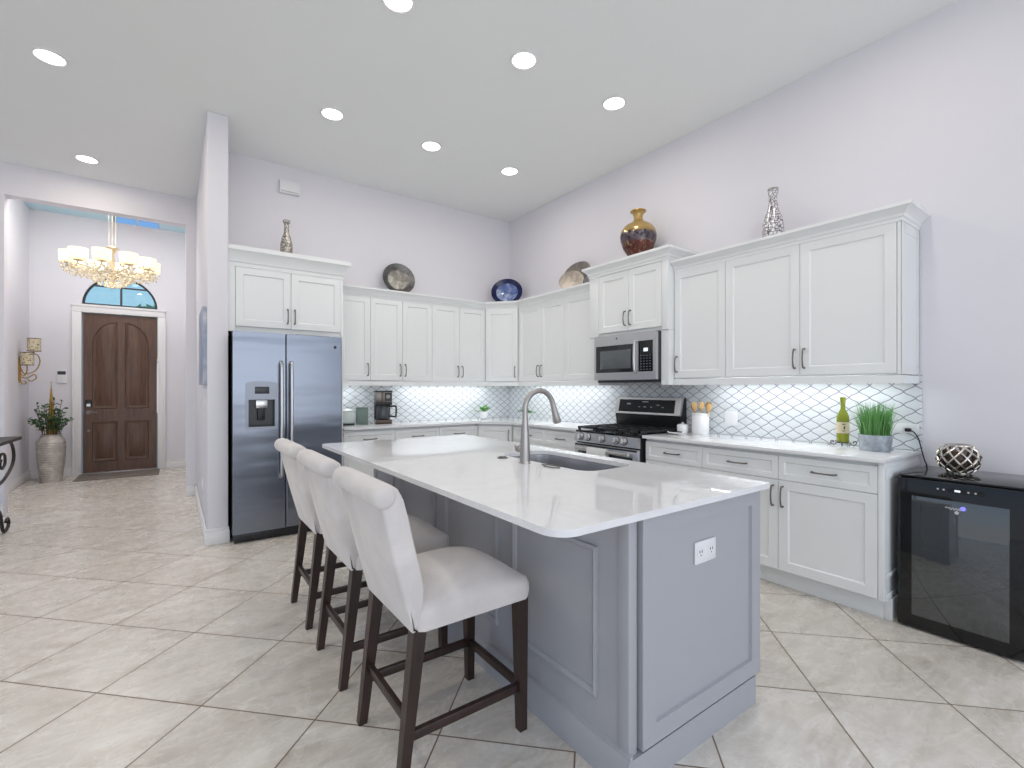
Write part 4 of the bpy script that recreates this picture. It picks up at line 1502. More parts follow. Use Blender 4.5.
for s_ in (-1, 1):
    for k in range(11):
        a0 = 2 * PI * k / 11
        b.tube([bowl_pt(i / 14, a0 + s_ * 1.5 * i / 14) for i in range(15)], 0.0058, 6)
for u in (0.0, 1.0):
    b.tube([bowl_pt(u, 2 * PI * k / 28) for k in range(28)], 0.007, 6, closed=True)
b.obj('lattice', SILVERW, bk_)
B().lathe([(0.0, 0.006), (0.052, 0.006), (0.075, 0.045), (0.078, 0.09), (0.070, 0.125), (0.066, 0.125), (0.0, 0.10)], seg=24).obj('inner_cup', COFFEEBROWN, bk_)
B().lathe([(0.0, 0.1005), (0.03, 0.1005), (0.03, 0.118), (0.0, 0.118)], seg=16).obj('candle', CANDLE, bk_)

# wall outlet with plug and cord behind the planter
t = thing('wall_outlet', 'white double outlet plate on the tiles behind the grass planter', 'outlet', (-0.0085, -4.357, 1.047))
B().box(-0.007, 0, -0.066, 0.066, -0.030, 0.030, bev=0.002).obj('cover_plate', PLASTIC, t)
for dy in (-0.03, 0.03):
    B().prism(rrect(dy - .018, dy + .018, -0.016, 0.016, 0.008, 3), -0.009, -0.006, axis='x').obj('socket', WHITE, t)
t = thing('power_cord', 'black power cord hanging from the outlet down behind the wine cooler', 'cord', (0, 0, 0))
B().box(-0.045, -0.0175, -4.388, -4.358, 1.028, 1.050, bev=0.005).obj('plug', BLACK, t)
B().tube(smooth_path([(-0.040, -4.386, 1.038), (-0.040, -4.405, 1.026), (-0.034, -4.425, 0.985), (-0.028, -4.438, 0.92), (-0.022, -4.450, 0.86), (-0.014, -4.462, 0.80), (-0.014, -4.464, 0.6)], 6), 0.0035, 8).obj('cable', BLACK, t)
t = thing('wall_outlet', 'white outlet plate on the tiles between utensil crock and wine bottle', 'outlet', (-0.0085, -3.205, 1.05))
B().box(-0.006, 0, -0.055, 0.055, -0.06, 0.06, bev=0.002).obj('cover_plate', PLASTIC, t)
for dy in (-0.025, 0.025):
    B().prism(rrect(dy - .016, dy + .016, -0.034, 0.034, 0.004, 3), -0.008, -0.005, axis='x').obj('socket', WHITE, t)

# ------------------------------------------------------------------ on the right counter
pg = thing('grass_planter', 'oval galvanised tub of green ornamental grass at the counter end', 'potted plant', (-0.245, -4.266, CT))
b = B()
prof_ = [(0.074, 0.0), (0.076, 0.004), (0.084, 0.092), (0.088, 0.096), (0.088, 0.100), (0.083, 0.100), (0.080, 0.090), (0.0, 0.086)]
b.lathe(prof_, seg=40, sx=0.92, sy=1.04)
b.lathe([(0.0785, 0.012), (0.0800, 0.014), (0.0785, 0.016)], seg=40, sx=0.93, sy=1.05, caps=False)
b.obj('tub', GALV, pg)
B().lathe([(0.0, 0.090), (0.081, 0.088)], seg=30, sx=0.92, sy=1.04, caps=False).obj('soil', SOIL, pg)
b = B()
for k in range(420):
    a = random.uniform(0, 2 * PI)
    rr = math.sqrt(random.random())
    bx, by = 0.068 * rr * math.cos(a), 0.076 * rr * math.sin(a)
    ht = random.uniform(0.15, 0.25)
    lx, ly = bx * random.uniform(0.25, 0.85) + random.uniform(-.024, .024), by * random.uniform(0.2, 0.75) + random.uniform(-.022, .022)
    w = random.uniform(0.0018, 0.0032)
    pa = random.uniform(0, PI)
    wx, wy = w * math.cos(pa), w * math.sin(pa)
    prev = None
    for i in range(5):
        s_ = i / 4
        c_ = Vector((bx + lx * s_ ** 1.7, by + ly * s_ ** 1.7, 0.087 + ht * (s_ - 0.10 * s_ * s_ * (rr + .2))))
        k_ = 1 - s_ ** 2 * 0.95
        cur = (b.bm.verts.new(c_ + Vector((wx, wy, 0)) * k_), b.bm.verts.new(c_ - Vector((wx, wy, 0)) * k_))
        if prev:
            b.bm.faces.new((prev[0], prev[1], cur[1], cur[0]))
        prev = cur
b.obj('grass', GRASS, pg)

bt_ = thing('wine_bottle', 'olive green wine bottle with cream label standing in a scroll holder', 'wine bottle', (-0.125, -4.050, CT + 0.0262))
b = B()
b.lathe([(0.0, 0.004), (0.030, 0.0), (0.0355, 0.006), (0.036, 0.15), (0.034, 0.175), (0.022, 0.205), (0.0140, 0.222), (0.0130, 0.285), (0.0165, 0.288), (0.0165, 0.300), (0.0, 0.300)], seg=24)
b.obj('bottle_body', OLIVEGLASS, bt_)
lb = B().lathe([(0.0366, 0.060), (0.0366, 0.135)], seg=24, caps=False).obj('paper_label', LABEL, bt_)
lp = B()
for aa, zz, hh, ww in ((212, 0.088, 0.020, 0.20), (206, 0.118, 0.005, 0.5), (206, 0.074, 0.005, 0.4)):
    vs = []
    for q in range(5):
        an = R(aa) + (q - 2) * ww / 4
        vs.append([lp.bm.verts.new((0.0370 * math.cos(an), 0.0370 * math.sin(an), z)) for z in (zz, zz + hh)])
    for a, c in zip(vs, vs[1:]):
        lp.bm.faces.new((a[0], c[0], c[1], a[1]))
lp.obj('label_emblem', BLACKPRINT, lb)
B().lathe([(0.0142, 0.262), (0.0172, 0.287), (0.0170, 0.3008), (0.0, 0.3012)], seg=20, caps=False).obj('foil_cap', M('olive_foil', rgb(150, 160, 60), 0.35, 0.3), bt_)
t = thing('bottle_holder', 'black wrought iron scroll stand under the wine bottle', 'bottle stand', (-0.125, -4.050, CT))
b = B()
b.tube([(0.040 * math.cos(2 * PI * k / 20), 0.040 * math.sin(2 * PI * k / 20), 0.0225) for k in range(20)], 0.003, 6, closed=True)
b.tube([(-0.04, 0, 0.0225), (0.04, 0, 0.0225)], 0.003, 6)
b.tube([(0, -0.04, 0.0225), (0, 0.04, 0.0225)], 0.003, 6)
b.obj('ring', WROUGHT, t)
for a in (75, 195, 315):
    ca, sa = math.cos(R(a)), math.sin(R(a))
    prof_ = [(0.040, 0.0225), (0.052, 0.008), (0.066, 0.0035), (0.080, 0.010), (0.083, 0.024), (0.073, 0.031), (0.064, 0.025), (0.067, 0.017)]
    B().tube(smooth_path([(r_ * ca, r_ * sa, z) for r_, z in prof_], 4), 0.003, 6).obj('scroll_foot', WROUGHT, t)

UC = (-0.110, -2.985)
t = thing('utensil_crock', 'tall white crock full of wooden spoons right of the range', 'crock', (UC[0], UC[1], CT))
B().lathe([(0.0, 0.0), (0.068, 0.0), (0.071, 0.004), (0.071, 0.170), (0.069, 0.174), (0.066, 0.172), (0.066, 0.012), (0.0, 0.010)], seg=32).obj('pot', WHITE, t)
B().lathe([(0.0715, 0.158), (0.0735, 0.162), (0.0735, 0.172), (0.0705, 0.1745)], seg=32, caps=False).obj('rim', WHITE, t)


def spoon(dx, dy, tx, ty, h, mat, lab, kind, ang):
    t = thing(kind, lab, 'kitchen utensil', (UC[0] + dx, UC[1] + dy, CT + 0.0165), group='wooden utensils in the crock')
    top = Vector((tx - dx, ty - dy, h - 0.013))
    d = top.normalized()
    hb = top - d * 0.06
    B().tube([Vector((0, 0, 0.0)), hb], [0.0045, 0.005], 8).obj('utensil_handle', mat, t)
    b = B()
    if kind == 'wooden_spoon':
        b.sphere((0, 0, 0.03), 1.0, sx=0.006, sy=0.021, sz=0.034, u=12, v=10)
    else:
        b.prism([(-0.012, -0.002), (0.012, -0.002), (0.022, 0.03), (0.020, 0.066), (-0.020, 0.066), (-0.022, 0.03)], -0.003, 0.003, axis='x', bev=0.001)
    rot = Vector((0, 0, 1)).rotation_difference(d).to_matrix() @ Matrix.Rotation(ang, 3, 'Z')
    b.obj('utensil_head', mat, t, loc=hb, rot=rot.to_euler())


spoon(0.0, 0.02, 0.0, 0.072, 0.250, DARKWOOD, 'wooden spoon leaning farthest left out of the white crock', 'wooden_spoon', 0.6)
spoon(-0.02, 0.02, -0.02, 0.045, 0.256, PALEWOOD, 'pale wooden spatula with flat blade, left side of the white crock', 'wooden_spatula', 0.5)
spoon(0.0, -0.005, -0.01, -0.020, 0.265, PALEWOOD, 'pale wooden spoon in the middle of the white crock', 'wooden_spoon', 0.9)
spoon(0.02, -0.01, 0.02, -0.068, 0.258, DARKWOOD, 'brown wooden spatula right of centre in the white crock', 'wooden_spatula', 0.4)
spoon(0.012, -0.040, -0.012, -0.092, 0.250, PALEWOOD, 'pale wooden spoon leaning farthest right out of the white crock', 'wooden_spoon', 0.5)
# sugar pot and spoon rest by the range
t = thing('sugar_pot', 'small white lidded pot between range and utensil crock', 'pot', (-0.170, -2.853, CT))
B().lathe([(0.0, 0.0), (0.040, 0.0), (0.046, 0.01), (0.049, 0.06), (0.046, 0.066), (0.0, 0.066)], seg=24).obj('pot', WHITE, t)
B().lathe([(0.047, 0.066), (0.047, 0.070), (0.02, 0.078), (0.008, 0.080), (0.010, 0.090), (0.0, 0.093)], seg=24).obj('lid', WHITE, t)
t = thing('spoon_rest', 'flat white spoon rest with a black utensil lying by the range', 'spoon rest', (-0.325, -2.895, CT))
B().lathe([(0.0, 0.004), (0.03, 0.002), (0.055, 0.006), (0.066, 0.016), (0.062, 0.018), (0.05, 0.010), (0.0, 0.007)], seg=24, sx=0.8, sy=1.25, caps=False).obj('dish', WHITE, t)
B().tube([(-0.03, 0.05, 0.022), (0.0, 0.0, 0.014), (0.01, -0.05, 0.020)], [0.005, 0.009, 0.005], 8).obj('utensil', BLACK, t)

# ------------------------------------------------------------------ on the back counter
cm = thing('coffee_maker', 'black and steel drip coffee maker on the back counter', 'coffee maker', (-1.892, -0.235, CT), R(-14))
B().box(-0.085, 0.085, -0.12, 0.10, 0.0, 0.045, bev=0.006).obj('base', COFFEEBROWN, cm)
B().box(-0.085, 0.085, 0.03, 0.10, 0.045, 0.25, bev=0.004).obj('column', BLACK, cm)
bh = B().box(-0.087, 0.087, -0.11, 0.10, 0.235, 0.352, bev=0.006).obj('brew_head', NICKEL, cm)
B().box(-0.092, 0.092, -0.113, 0.102, 0.345, 0.362, bev=0.004).obj('lid', BLACK, cm)
B().box(0.005, 0.082, -0.113, -0.108, 0.250, 0.340).obj('panel', BLACK, bh, smooth=0)
B().lathe([(0.0, -0.116), (0.022, -0.116), (0.022, -0.112)], (0.043, 0, 0.297), 18, 'y').obj('dial', NICKEL, bh)
B().box(-0.03, -0.005, -0.1125, -0.109, 0.245, 0.345).obj('accent_strip', COFFEEBROWN, bh, smooth=0)
B().box(-0.087, 0.087, -0.105, 0.05, 0.205, 0.237, bev=0.006).obj('filter_basket', BLACK, cm)
cf = B().lathe([(0.055, 0.046), (0.070, 0.055), (0.073, 0.11), (0.066, 0.165), (0.058, 0.19)], (0, -0.03, 0), 24).obj('carafe', CARAFE, cm)
B().lathe([(0.060, 0.188), (0.062, 0.200), (0.0, 0.203)], (0, -0.03, 0), 24).obj('carafe_lid', BLACK, cf)
B().tube(smooth_path([(0.06, -0.05, 0.190), (0.125, -0.07, 0.190), (0.135, -0.075, 0.17), (0.132, -0.073, 0.085), (0.118, -0.07, 0.075), (0.068, -0.05, 0.08)], 5), 0.010, 8).obj('carafe_handle', BLACK, cf)
t = thing('canister', 'square grey-green canister left of the coffee maker', 'canister', (-2.122, -0.225, CT), R(-8))
B().prism(rrect(-0.058, 0.058, -0.05, 0.05, 0.008, 3), 0.0, 0.165, bev=0.003).obj('jar', TEALCAN, t)
B().prism(rrect(-0.060, 0.060, -0.052, 0.052, 0.008, 3), 0.166, 0.182, bev=0.003).obj('lid', TEALCAN, t)
t = thing('glass_jar', 'clear lidded glass jar on a dark ring base beside the fridge', 'jar', (-2.285, -0.265, CT))
B().lathe([(0.070, 0.0), (0.072, 0.010), (0.066, 0.014), (0.0, 0.014)], seg=28).obj('base_ring', BLACK, t)
B().lathe([(0.060, 0.015), (0.078, 0.03), (0.082, 0.09), (0.070, 0.135), (0.062, 0.142)], seg=28, caps=False).obj('jar', FROST, t)
B().lathe([(0.066, 0.143), (0.068, 0.150), (0.04, 0.172), (0.010, 0.178), (0.012, 0.19), (0.0, 0.196)], seg=28).obj('lid', FROST, t)
B().lathe([(0.0, 0.018), (0.060, 0.018), (0.072, 0.04), (0.072, 0.07), (0.0, 0.075)], seg=24).obj('contents', WHITE, t)


def potted(name, lab, loc, s_=1.0, k_=1.35):
    t = thing(name, lab, 'potted plant', loc)
    B().box(-0.032 * s_, 0.032 * s_, -0.032 * s_, 0.032 * s_, 0.0, 0.072 * s_, bev=0.006 * s_, taper=0.82).obj('pot', WHITE, t)
    b = B()
    for k in range(26):
        a, el = random.uniform(0, 2 * PI), random.uniform(0.1, 1.3)
        L = random.uniform(0.06, 0.10) * s_ * k_
        d = Vector((math.cos(a) * math.cos(el), math.sin(a) * math.cos(el), math.sin(el) * 0.75))
        sd = d.cross(Vector((0, 0, 1))).normalized() * 0.017 * s_
        p = Vector((0, 0, 0.07 * s_))
        m_ = p + d * L * 0.6
        e_ = p + d * L - Vector((0, 0, 0.01 * s_))
        vs = [b.bm.verts.new(q) for q in (p, m_ + sd, e_, m_ - sd)]
        b.bm.faces.new(vs)
    b.obj('foliage', GREEN, t)
    return t


potted('potted_succulent', 'small green plant in a white square pot on the counter corner', (-0.555, -0.21, CT), 1.25)
potted('potted_succulent', 'small green plant on the right wall counter, partly hidden by the faucet', (-0.20, -0.625, CT), 1.2)

# ------------------------------------------------------------------ display pieces above the cabinets
t = thing('decor_bottle', 'slim silver beaded bottle vase on top of the fridge cabinet', 'vase', (-2.903, -0.40, 2.529))
b = B()
b.lathe([(0.0, 0.0), (0.052, 0.0), (0.057, 0.006), (0.056, 0.09), (0.054, 0.15), (0.042, 0.205), (0.026, 0.25), (0.021, 0.30), (0.021, 0.345), (0.029, 0.36), (0.029, 0.378), (0.022, 0.378), (0.016, 0.36), (0.0, 0.34)], seg=28)
b.obj('bottle_body', MOSAIC2, t)
B().lathe([(0.030, 0.356), (0.034, 0.368), (0.030, 0.380)], seg=24, caps=False).obj('lip', PLATTER, t)


def platter(name, lab, loc, rz, tilt, rx, rz_, mid, rim, cat, roll=0.0):
    t = thing(name, lab, cat, loc, rz)
    m = Matrix.Rotation(-tilt, 3, 'X') @ Matrix.Rotation(roll, 3, 'Y')
    b = B()
    b.lathe([(0.0, 0.0), (0.62, 0.0), (0.70, -0.012), (0.70, -0.004), (0.62, 0.012), (0.0, 0.012)], (0, 0, 0), 40, 'y', sx=rx, sy=rz_, caps=False)
    r = B()
    r.lathe([(0.69, -0.012), (0.88, -0.030), (0.98, -0.040), (1.0, -0.036), (0.98, -0.030), (0.88, -0.018), (0.69, 0.0)], (0, 0, 0), 40, 'y', sx=rx, sy=rz_, caps=False)
    c = math.cos(tilt) * rz_ * (1.0 if roll == 0 else 1.0)
    o1 = b.obj('plate_well', mid, t, loc=(0, 0, c), rot=m.to_euler())
    o2 = r.obj('plate_rim', rim, t, loc=(0, 0, c), rot=m.to_euler())
    s = B()
    for sx in (-0.05, 0.05):
        s.tube([(sx, -0.06, 0.006), (sx, -0.055, 0.03), (sx, -0.045, 0.006), (sx, 0.05, 0.006), (sx, 0.06, c * 0.9)], 0.004, 6)
    s.tube([(-0.05, 0.05, 0.006), (0.05, 0.05, 0.006)], 0.004, 6)
    s.obj('plate_stand', IRON, t)
    return t


ZTOP = ZCR - 0.002
platter('silver_platter', 'oval hammered silver platter leaning on the back wall above the cabinets', (-1.668, -0.125, ZTOP), R(-6), R(12), 0.188, 0.188, PLATTER, PLATTER_RIM, 'platter')
platter('blue_platter', 'oval cobalt blue platter standing in the corner above the cabinets', (-0.240, -0.285, ZTOP), R(-42), R(13), 0.205, 0.182, BLUEMID, BLUERIM, 'platter')
# shell ornament: two overlapping lobes
t = thing('shell_ornament', 'grey and pearly shell-shaped dish standing left of the microwave cabinet', 'ornament', (-0.150, -1.475, ZTOP), RZ['right'] + R(16))
b = B()
b.lathe([(0.0, -0.012), (0.11, -0.026), (0.150, -0.042), (0.158, -0.038), (0.15, -0.028), (0.11, -0.010), (0.0, 0.004)], (0, 0, 0), 32, 'y', sx=1.0, sy=0.72, caps=False)
b.obj('lower_lobe', SHELL, t, loc=(-0.020, -0.018, 0.115), rot=(R(-10), R(8), 0))
b = B()
b.lathe([(0.0, 0.0), (0.12, -0.016), (0.172, -0.034), (0.180, -0.028), (0.172, -0.020), (0.12, 0.0), (0.0, 0.016)], (0, 0, 0), 32, 'y', sx=1.0, sy=0.72, caps=False)
b.obj('upper_lobe', SHELLD, t, loc=(0.012, 0.035, 0.205), rot=(R(-14), R(-14), 0))
s = B()
for sx in (-0.06, 0.06):
    s.tube([(sx, -0.07, 0.006), (sx, -0.065, 0.028), (sx, -0.05, 0.006), (sx, 0.07, 0.006), (sx, 0.085, 0.16)], 0.004, 6)
s.tube([(-0.06, 0.06, 0.006), (0.06, 0.06, 0.006)], 0.004, 6)
s.obj('plate_stand', IRON, t)
t = thing('gold_vase', 'large gold vase with dark red and purple glazed belly above the microwave cabinet', 'vase', (-0.215, -2.405, 2.490))
b = B()
pr_ = [(0.0, 0.0), (0.066, 0.0), (0.070, 0.008), (0.094, 0.06), (0.138, 0.13), (0.163, 0.20), (0.168, 0.245), (0.158, 0.295), (0.128, 0.340), (0.080, 0.370), (0.052, 0.388), (0.042, 0.41), (0.043, 0.44), (0.053, 0.462), (0.068, 0.476), (0.070, 0.482), (0.060, 0.483), (0.034, 0.46), (0.0, 0.43)]
b.lathe(pr_, seg=40)
b.obj('vase_body', GOLDVASE, t)
B().lathe([(0.066, 0.473), (0.074, 0.479), (0.072, 0.486), (0.060, 0.486)], seg=32, caps=False).obj('lip', GOLD, t)
t = thing('mosaic_vase', 'tall narrow mirror-mosaic vase above the right-hand upper cabinets', 'vase', (-0.170, -3.617, ZTOP))
b = B()
b.lathe([(0.0, 0.0), (0.060, 0.0), (0.068, 0.02), (0.073, 0.08), (0.070, 0.14), (0.056, 0.20), (0.036, 0.26), (0.028, 0.31), (0.028, 0.35), (0.034, 0.38), (0.034, 0.402), (0.028, 0.402), (0.022, 0.36), (0.0, 0.34)], seg=32)
b.obj('vase_body', MOSAIC, t)
B().lathe([(0.032, 0.392), (0.037, 0.398), (0.036, 0.406), (0.028, 0.406)], seg=28, caps=False).obj('lip', PLATTER, t)

# ------------------------------------------------------------------ foyer: floor vase, sconce, chandelier
VP = (-5.165, 3.76)
t = thing('floor_vase', 'tall ribbed silver floor vase beside the front door', 'vase', (VP[0], VP[1], 0))
prof_ = [(0.0, 0.0), (0.165, 0.0)]
base_ = [(0.110, 0.0), (0.128, 0.14), (0.148, 0.33), (0.156, 0.48), (0.152, 0.56)]
zz = 0.006
r_ = 0.11
prof_ = [(0.0, 0.0), (0.110, 0.0)]
while zz < 0.555:
    for (r0, z0), (r1, z1) in zip(base_, base_[1:]):
        if z0 <= zz <= z1:
            r_ = r0 + (r1 - r0) * (zz - z0) / (z1 - z0)
    prof_.append((r_ + 0.003 * math.sin(zz * 2 * PI / 0.032), zz))
    zz += 0.008
prof_ += [(0.148, 0.575), (0.130, 0.61), (0.110, 0.632), (0.107, 0.645), (0.114, 0.655), (0.100, 0.655), (0.096, 0.63), (0.12, 0.58), (0.0, 0.54)]
B().lathe(prof_, seg=36).obj('vase_body', VASESILVER, t)
B().lathe([(0.108, 0.648), (0.118, 0.652), (0.116, 0.661), (0.104, 0.661)], seg=32, caps=False).obj('lip', VASESILVER, t)
t = thing('leafy_branches', 'bushy green leafy branches arranged in the silver floor vase', 'plant', (VP[0], VP[1], 0.56))
st_, lf = B(), B()
for k in range(34):
    a = random.uniform(0, 2 * PI)
    sp_r = random.uniform(0.12, 0.27)
    ht = random.uniform(0.18, 0.50) - sp_r * 0.3
    p0 = Vector((0.075 * math.cos(a), 0.075 * math.sin(a), 0.0))
    p1 = Vector((0.085 * math.cos(a), 0.085 * math.sin(a), 0.14))
    p3 = Vector((sp_r * math.cos(a), sp_r * math.sin(a), 0.12 + ht))
    if VP[0] + p3.x < -5.44 or VP[1] + p3.y > 4.17:
        p3 = Vector((p3.x * 0.5, p3.y * 0.5, p3.z))
    p2 = (p1 + p3) / 2 + Vector((0, 0, 0.10))
    path = [Vector(q) for q in bez(p0, p1, p2, p3, 8)]
    st_.tube(path, 0.0035, 5)
    for q in range(3, 9):
        for s_ in (-1, 1):
            c_ = path[q]
            d = Vector((random.uniform(-1, 1), random.uniform(-1, 1), random.uniform(-0.3, 0.7))).normalized()
            sd = d.cross(Vector((random.uniform(-1, 1), random.uniform(-1, 1), 1))).normalized() * 0.016
            L = random.uniform(0.05, 0.075)
            lf.bm.faces.new([lf.bm.verts.new(v) for v in (c_, c_ + d * L * 0.5 + sd, c_ + d * L, c_ + d * L * 0.5 - sd)])
st_.obj('stems', M('stem_brown', rgb(86, 74, 50), 0.7, var=0.2), t)
lf.obj('leaves', DLEAF, t)
t = thing('gold_spire', 'slim gold cone ornament rising from the greenery in the floor vase', 'ornament', (VP[0] + 0.0, VP[1], 0.545))
b = B()
n_ = 22
b.lathe([(0.0, 0.0), (0.048, 0.0), (0.052, 0.08)] + [(0.052 * (1 - k / n_) + 0.0025 * (k % 2), 0.10 + 0.73 * k / n_) for k in range(n_)] + [(0.0, 0.835)], seg=18)
b.obj('cone', GOLD, t)
B().sphere((0, 0, 0.838), 0.009).obj('tip', GOLD, t)

t = thing('candle_sconce', 'two-cup gold scroll wall sconce on the foyer side wall', 'wall sconce', (FX0, 3.62, 0))
b = B()
b.tube([(0.012, 0, 1.38), (0.012, 0, 1.72)], 0.011, 8)
b.box(0.0, 0.010, -0.02, 0.02, 1.40, 1.70, bev=0.003)
b.obj('wall_bar', GOLD, t)
b = B()
b.tube(smooth_path([(0.015, 0, 1.50), (0.05, 0.0, 1.47), (0.08, 0.0, 1.53), (0.080, 0.0, 1.612)], 6), 0.007, 8)
b.tube(smooth_path([(0.015, 0, 1.58), (0.06, 0.0, 1.50), (0.16, 0.0, 1.54), (0.205, 0.0, 1.66), (0.185, 0.0, 1.75), (0.150, 0.0, 1.77), (0.145, 0.0, 1.802)], 6), 0.007, 8)
b.tube(smooth_path([(0.015, 0, 1.46), (0.08, 0.0, 1.44), (0.15, 0.0, 1.49), (0.17, 0.0, 1.44), (0.12, 0.0, 1.40), (0.09, 0, 1.42)], 6), 0.007, 8)
b.tube(smooth_path([(0.015, 0, 1.42), (0.03, 0.0, 1.37), (0.06, 0, 1.36), (0.075, 0.0, 1.385), (0.05, 0, 1.395)], 6), 0.006, 8)
b.obj('scroll_arm', GOLD, t)
for (x_, y_, z_) in ((0.083, 0.0, 1.612), (0.148, 0.0, 1.802)):
    cu = B().lathe([(0.0, 0.0), (0.068, 0.0), (0.068, 0.175), (0.063, 0.175), (0.063, 0.006), (0.0, 0.006)], (x_, y_, z_), 24).obj('candle_cup', MESHSHADE, t)
    for dz in (0.0, 0.169):
        B().tube([(x_ + 0.0685 * math.cos(2 * PI * k / 24), y_ + 0.0685 * math.sin(2 * PI * k / 24), z_ + dz + .003) for k in range(24)], 0.004, 6, closed=True).obj('rim', COFFEEBROWN, cu)

CHX, CHY = -4.445, 2.90
area('foyer_fill', (-4.45, 2.45, FZ - .01), (0, 0, 0), 1.3, 0.9, 40, (1.0, 0.95, 0.90))  # added fill light, hidden behind the opening's header, brightens foyer and far floor
ch = thing('chandelier', 'large crystal chandelier with cream drum shades hanging in the foyer', 'chandelier', (CHX, CHY, 0))
b = B()
for dx in (-0.035, 0.0, 0.035):
    b.tube([(dx, 0, 3.17), (dx, 0, FZ - .03)], 0.003, 6)
b.obj('hanging_rods', CHAMPAGNE, ch)
B().lathe([(0.0, FZ - .035), (0.07, FZ - .03), (0.085, FZ)], seg=24).obj('canopy', CHAMPAGNE, ch)
b = B()
b.lathe([(0.0, 2.62), (0.02, 2.64), (0.03, 2.75), (0.018, 2.85), (0.035, 2.98), (0.018, 3.08), (0.05, 3.15), (0.075, 3.17), (0.04, 3.18), (0.012, 3.20), (0.0, 3.21)], seg=20)
b.obj('column', CHAMPAGNE, ch)
NS = 10
for k in range(NS):
    a = 2 * PI * (k + 0.25) / NS
    ca, sa = math.cos(a), math.sin(a)
    R0 = 0.425
    am = B()
    am.tube(smooth_path([(0.03 * ca, 0.03 * sa, 2.86), (0.17 * ca, 0.17 * sa, 2.83), (0.31 * ca, 0.31 * sa, 2.85), (R0 * ca, R0 * sa, 2.86), (R0 * ca, R0 * sa, 2.915)], 5), 0.008, 8)
    am.lathe([(0.0, 2.893), (0.045, 2.897), (0.05, 2.905), (0.0, 2.907)], (R0 * ca, R0 * sa, 0), 14)
    am = am.obj('arm', CHAMPAGNE, ch)
    B().lathe([(0.092, 2.912), (0.100, 3.050), (0.097, 3.050), (0.089, 2.912)], (R0 * ca, R0 * sa, 0), 24).obj('lamp_shade', SHADE, am)
    B().sphere((R0 * ca, R0 * sa, 2.96), 0.024, sz=1.5, u=10, v=8).obj('bulb', BULB, am)
cry = B()
for k in range(620):
    a = random.uniform(0, 2 * PI)
    u = random.random()
    if u < 0.55:
        q = random.random()
        rr = 0.27 * math.sqrt(1 - q * q) * random.uniform(0.86, 1.0)
        z = 2.86 - 0.20 * q
    else:
        rr = random.uniform(0.30, 0.50)
        z = random.uniform(2.80, 2.91) - (0.5 - rr) * 0.2
    r_ = random.uniform(0.009, 0.017)
    c_ = Vector((rr * math.cos(a), rr * math.sin(a), z))
    vs = [cry.bm.verts.new(c_ + Vector(d) * r_) for d in ((1, 0, 0), (0, 1, 0), (-1, 0, 0), (0, -1, 0), (0, 0, 1.3), (0, 0, -1.7))]
    for f_ in ((0, 1, 4), (1, 2, 4), (2, 3, 4), (3, 0, 4), (1, 0, 5), (2, 1, 5), (3, 2, 5), (0, 3, 5)):
        cry.bm.faces.new([vs[i] for i in f_])
o = cry.obj('crystal_drops', CRYSTAL, ch, smooth=0)
o['kind'] = 'stuff'
for k, (dx, dy, dz, p) in enumerate(((0.0, 0.0, 3.32, 1.0), (0.0, -0.1, 2.56, 0.45))):
    l = bpy.data.lights.new('chandelier_lamp', 'POINT')
    l.energy = P_CHAND * p
    l.color = (1.0, 0.95, 0.90)
    l.shadow_soft_size = 0.22
    o = bpy.data.objects.new('chandelier_lamp', l)
    COL.objects.link(o)
    o.location = (CHX + dx, CHY + dy, dz)

# ------------------------------------------------------------------ iron console at the left edge
TX = -4.985
ct_ = thing('console_table', 'dark iron scroll console table at the left edge of the hall', 'console table', (TX, 0, 0))
B().prism(rrect(-0.42, 0.012, -0.45, 1.165, 0.02, 3), 0.808, 0.838, bev=0.004).obj('table_top', WROUGHT, ct_)


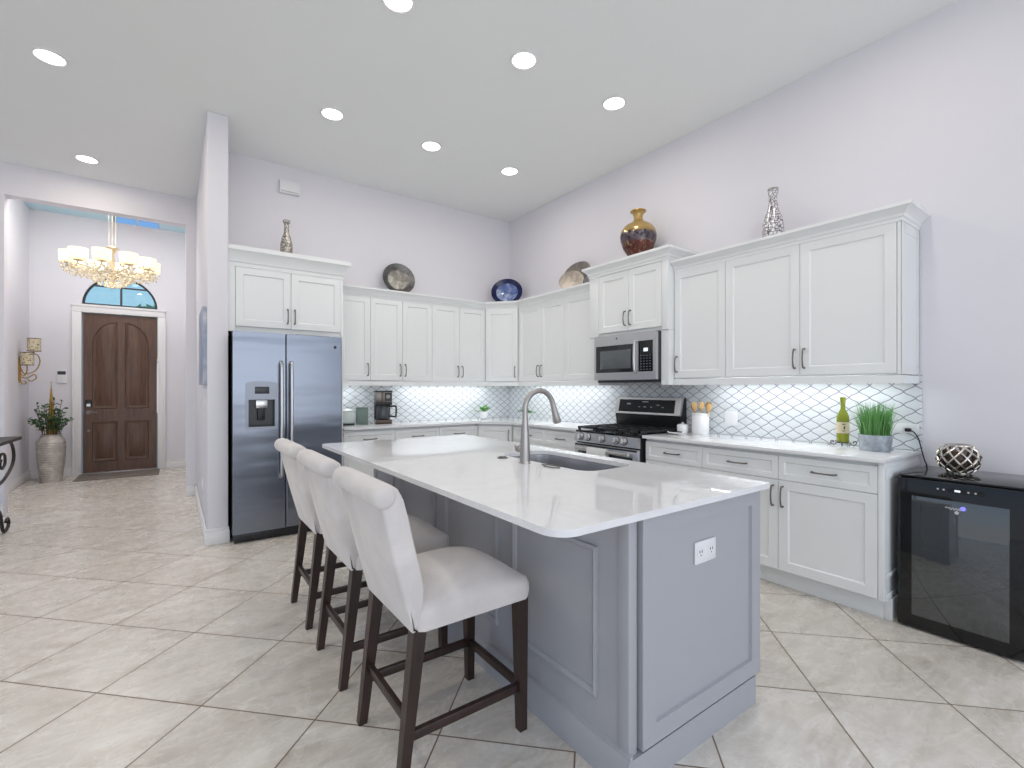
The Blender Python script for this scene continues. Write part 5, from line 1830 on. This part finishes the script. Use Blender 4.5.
def scroll_leg(y_off, mir, x):
    pts_ = [(0.86, 0.806), (1.00, 0.795), (1.085, 0.72), (1.095, 0.62), (1.02, 0.50), (0.80, 0.42), (0.55, 0.40), (0.36, 0.40), (0.28, 0.34), (0.32, 0.26), (0.48, 0.235), (0.60, 0.18), (0.64, 0.09), (0.70, 0.018), (0.80, 0.014), (0.86, 0.06), (0.82, 0.105), (0.77, 0.085)]
    pts_ = [(0.86, 0.806), (1.00, 0.792), (1.085, 0.72), (1.100, 0.635), (1.02, 0.56), (0.78, 0.48), (0.47, 0.44), (0.36, 0.37), (0.40, 0.28), (0.54, 0.26), (0.66, 0.20), (0.71, 0.10), (0.76, 0.020), (0.86, 0.014), (0.93, 0.05), (0.90, 0.105), (0.84, 0.085)]
    b = B()
    f_ = (lambda y: 0.715 - y) if mir else (lambda y: y)
    b.tube(smooth_path([(x, f_(y), z) for y, z in pts_], 6), 0.013, 8)
    c_ = [(0.47, 0.50), (0.56, 0.60), (0.68, 0.71), (0.80, 0.70), (0.81, 0.62), (0.72, 0.585), (0.655, 0.63), (0.70, 0.665)]
    b.tube(smooth_path([(x, f_(y), z) for y, z in c_], 6), 0.011, 8)
    return b.obj('scroll_leg', WROUGHT, ct_)


for x in (-0.035, -0.38):
    scroll_leg(0, False, x)
    scroll_leg(0, True, x)
B().tube([(-0.035, 0.38, 0.40), (-0.38, 0.38, 0.40)], 0.010, 8).obj('cross_bar', WROUGHT, ct_)

# ------------------------------------------------------------------ garden tree seen through the arched window
t = thing('garden_tree', 'blurry green tree outside, seen through the arched window over the front door', 'tree', (-3.9, 14.0, 0.0))
B().tube([(0, 0, 0), (0.1, 0, 1.5), (0.0, 0, 2.6)], [0.16, 0.12, 0.08], 10).obj('trunk', DARKWOOD, t)
b = B()
for k in range(900):
    a, el = random.uniform(0, 2 * PI), math.asin(random.uniform(-1, 1))
    q = random.random() ** 0.4
    c_ = Vector((1.9 * q * math.cos(el) * math.cos(a), 1.4 * q * math.cos(el) * math.sin(a), 3.05 + 1.0 * q * math.sin(el)))
    d = Vector((random.uniform(-1, 1), random.uniform(-1, 1), random.uniform(-1, 1))).normalized() * 0.22
    sd = d.orthogonal().normalized() * 0.09
    b.bm.faces.new([b.bm.verts.new(v) for v in (c_ - d, c_ + sd, c_ + d, c_ - sd)])
b.obj('crown', M('pale_tree_green', rgb(150, 190, 140), 0.6, var=0.3, vscale=4), t)
struct(B().box(-16, 8, 4.45, 30, -0.25, -0.15).obj('ground', M('lawn', rgb(120, 150, 96), 0.9, var=0.2), smooth=0))
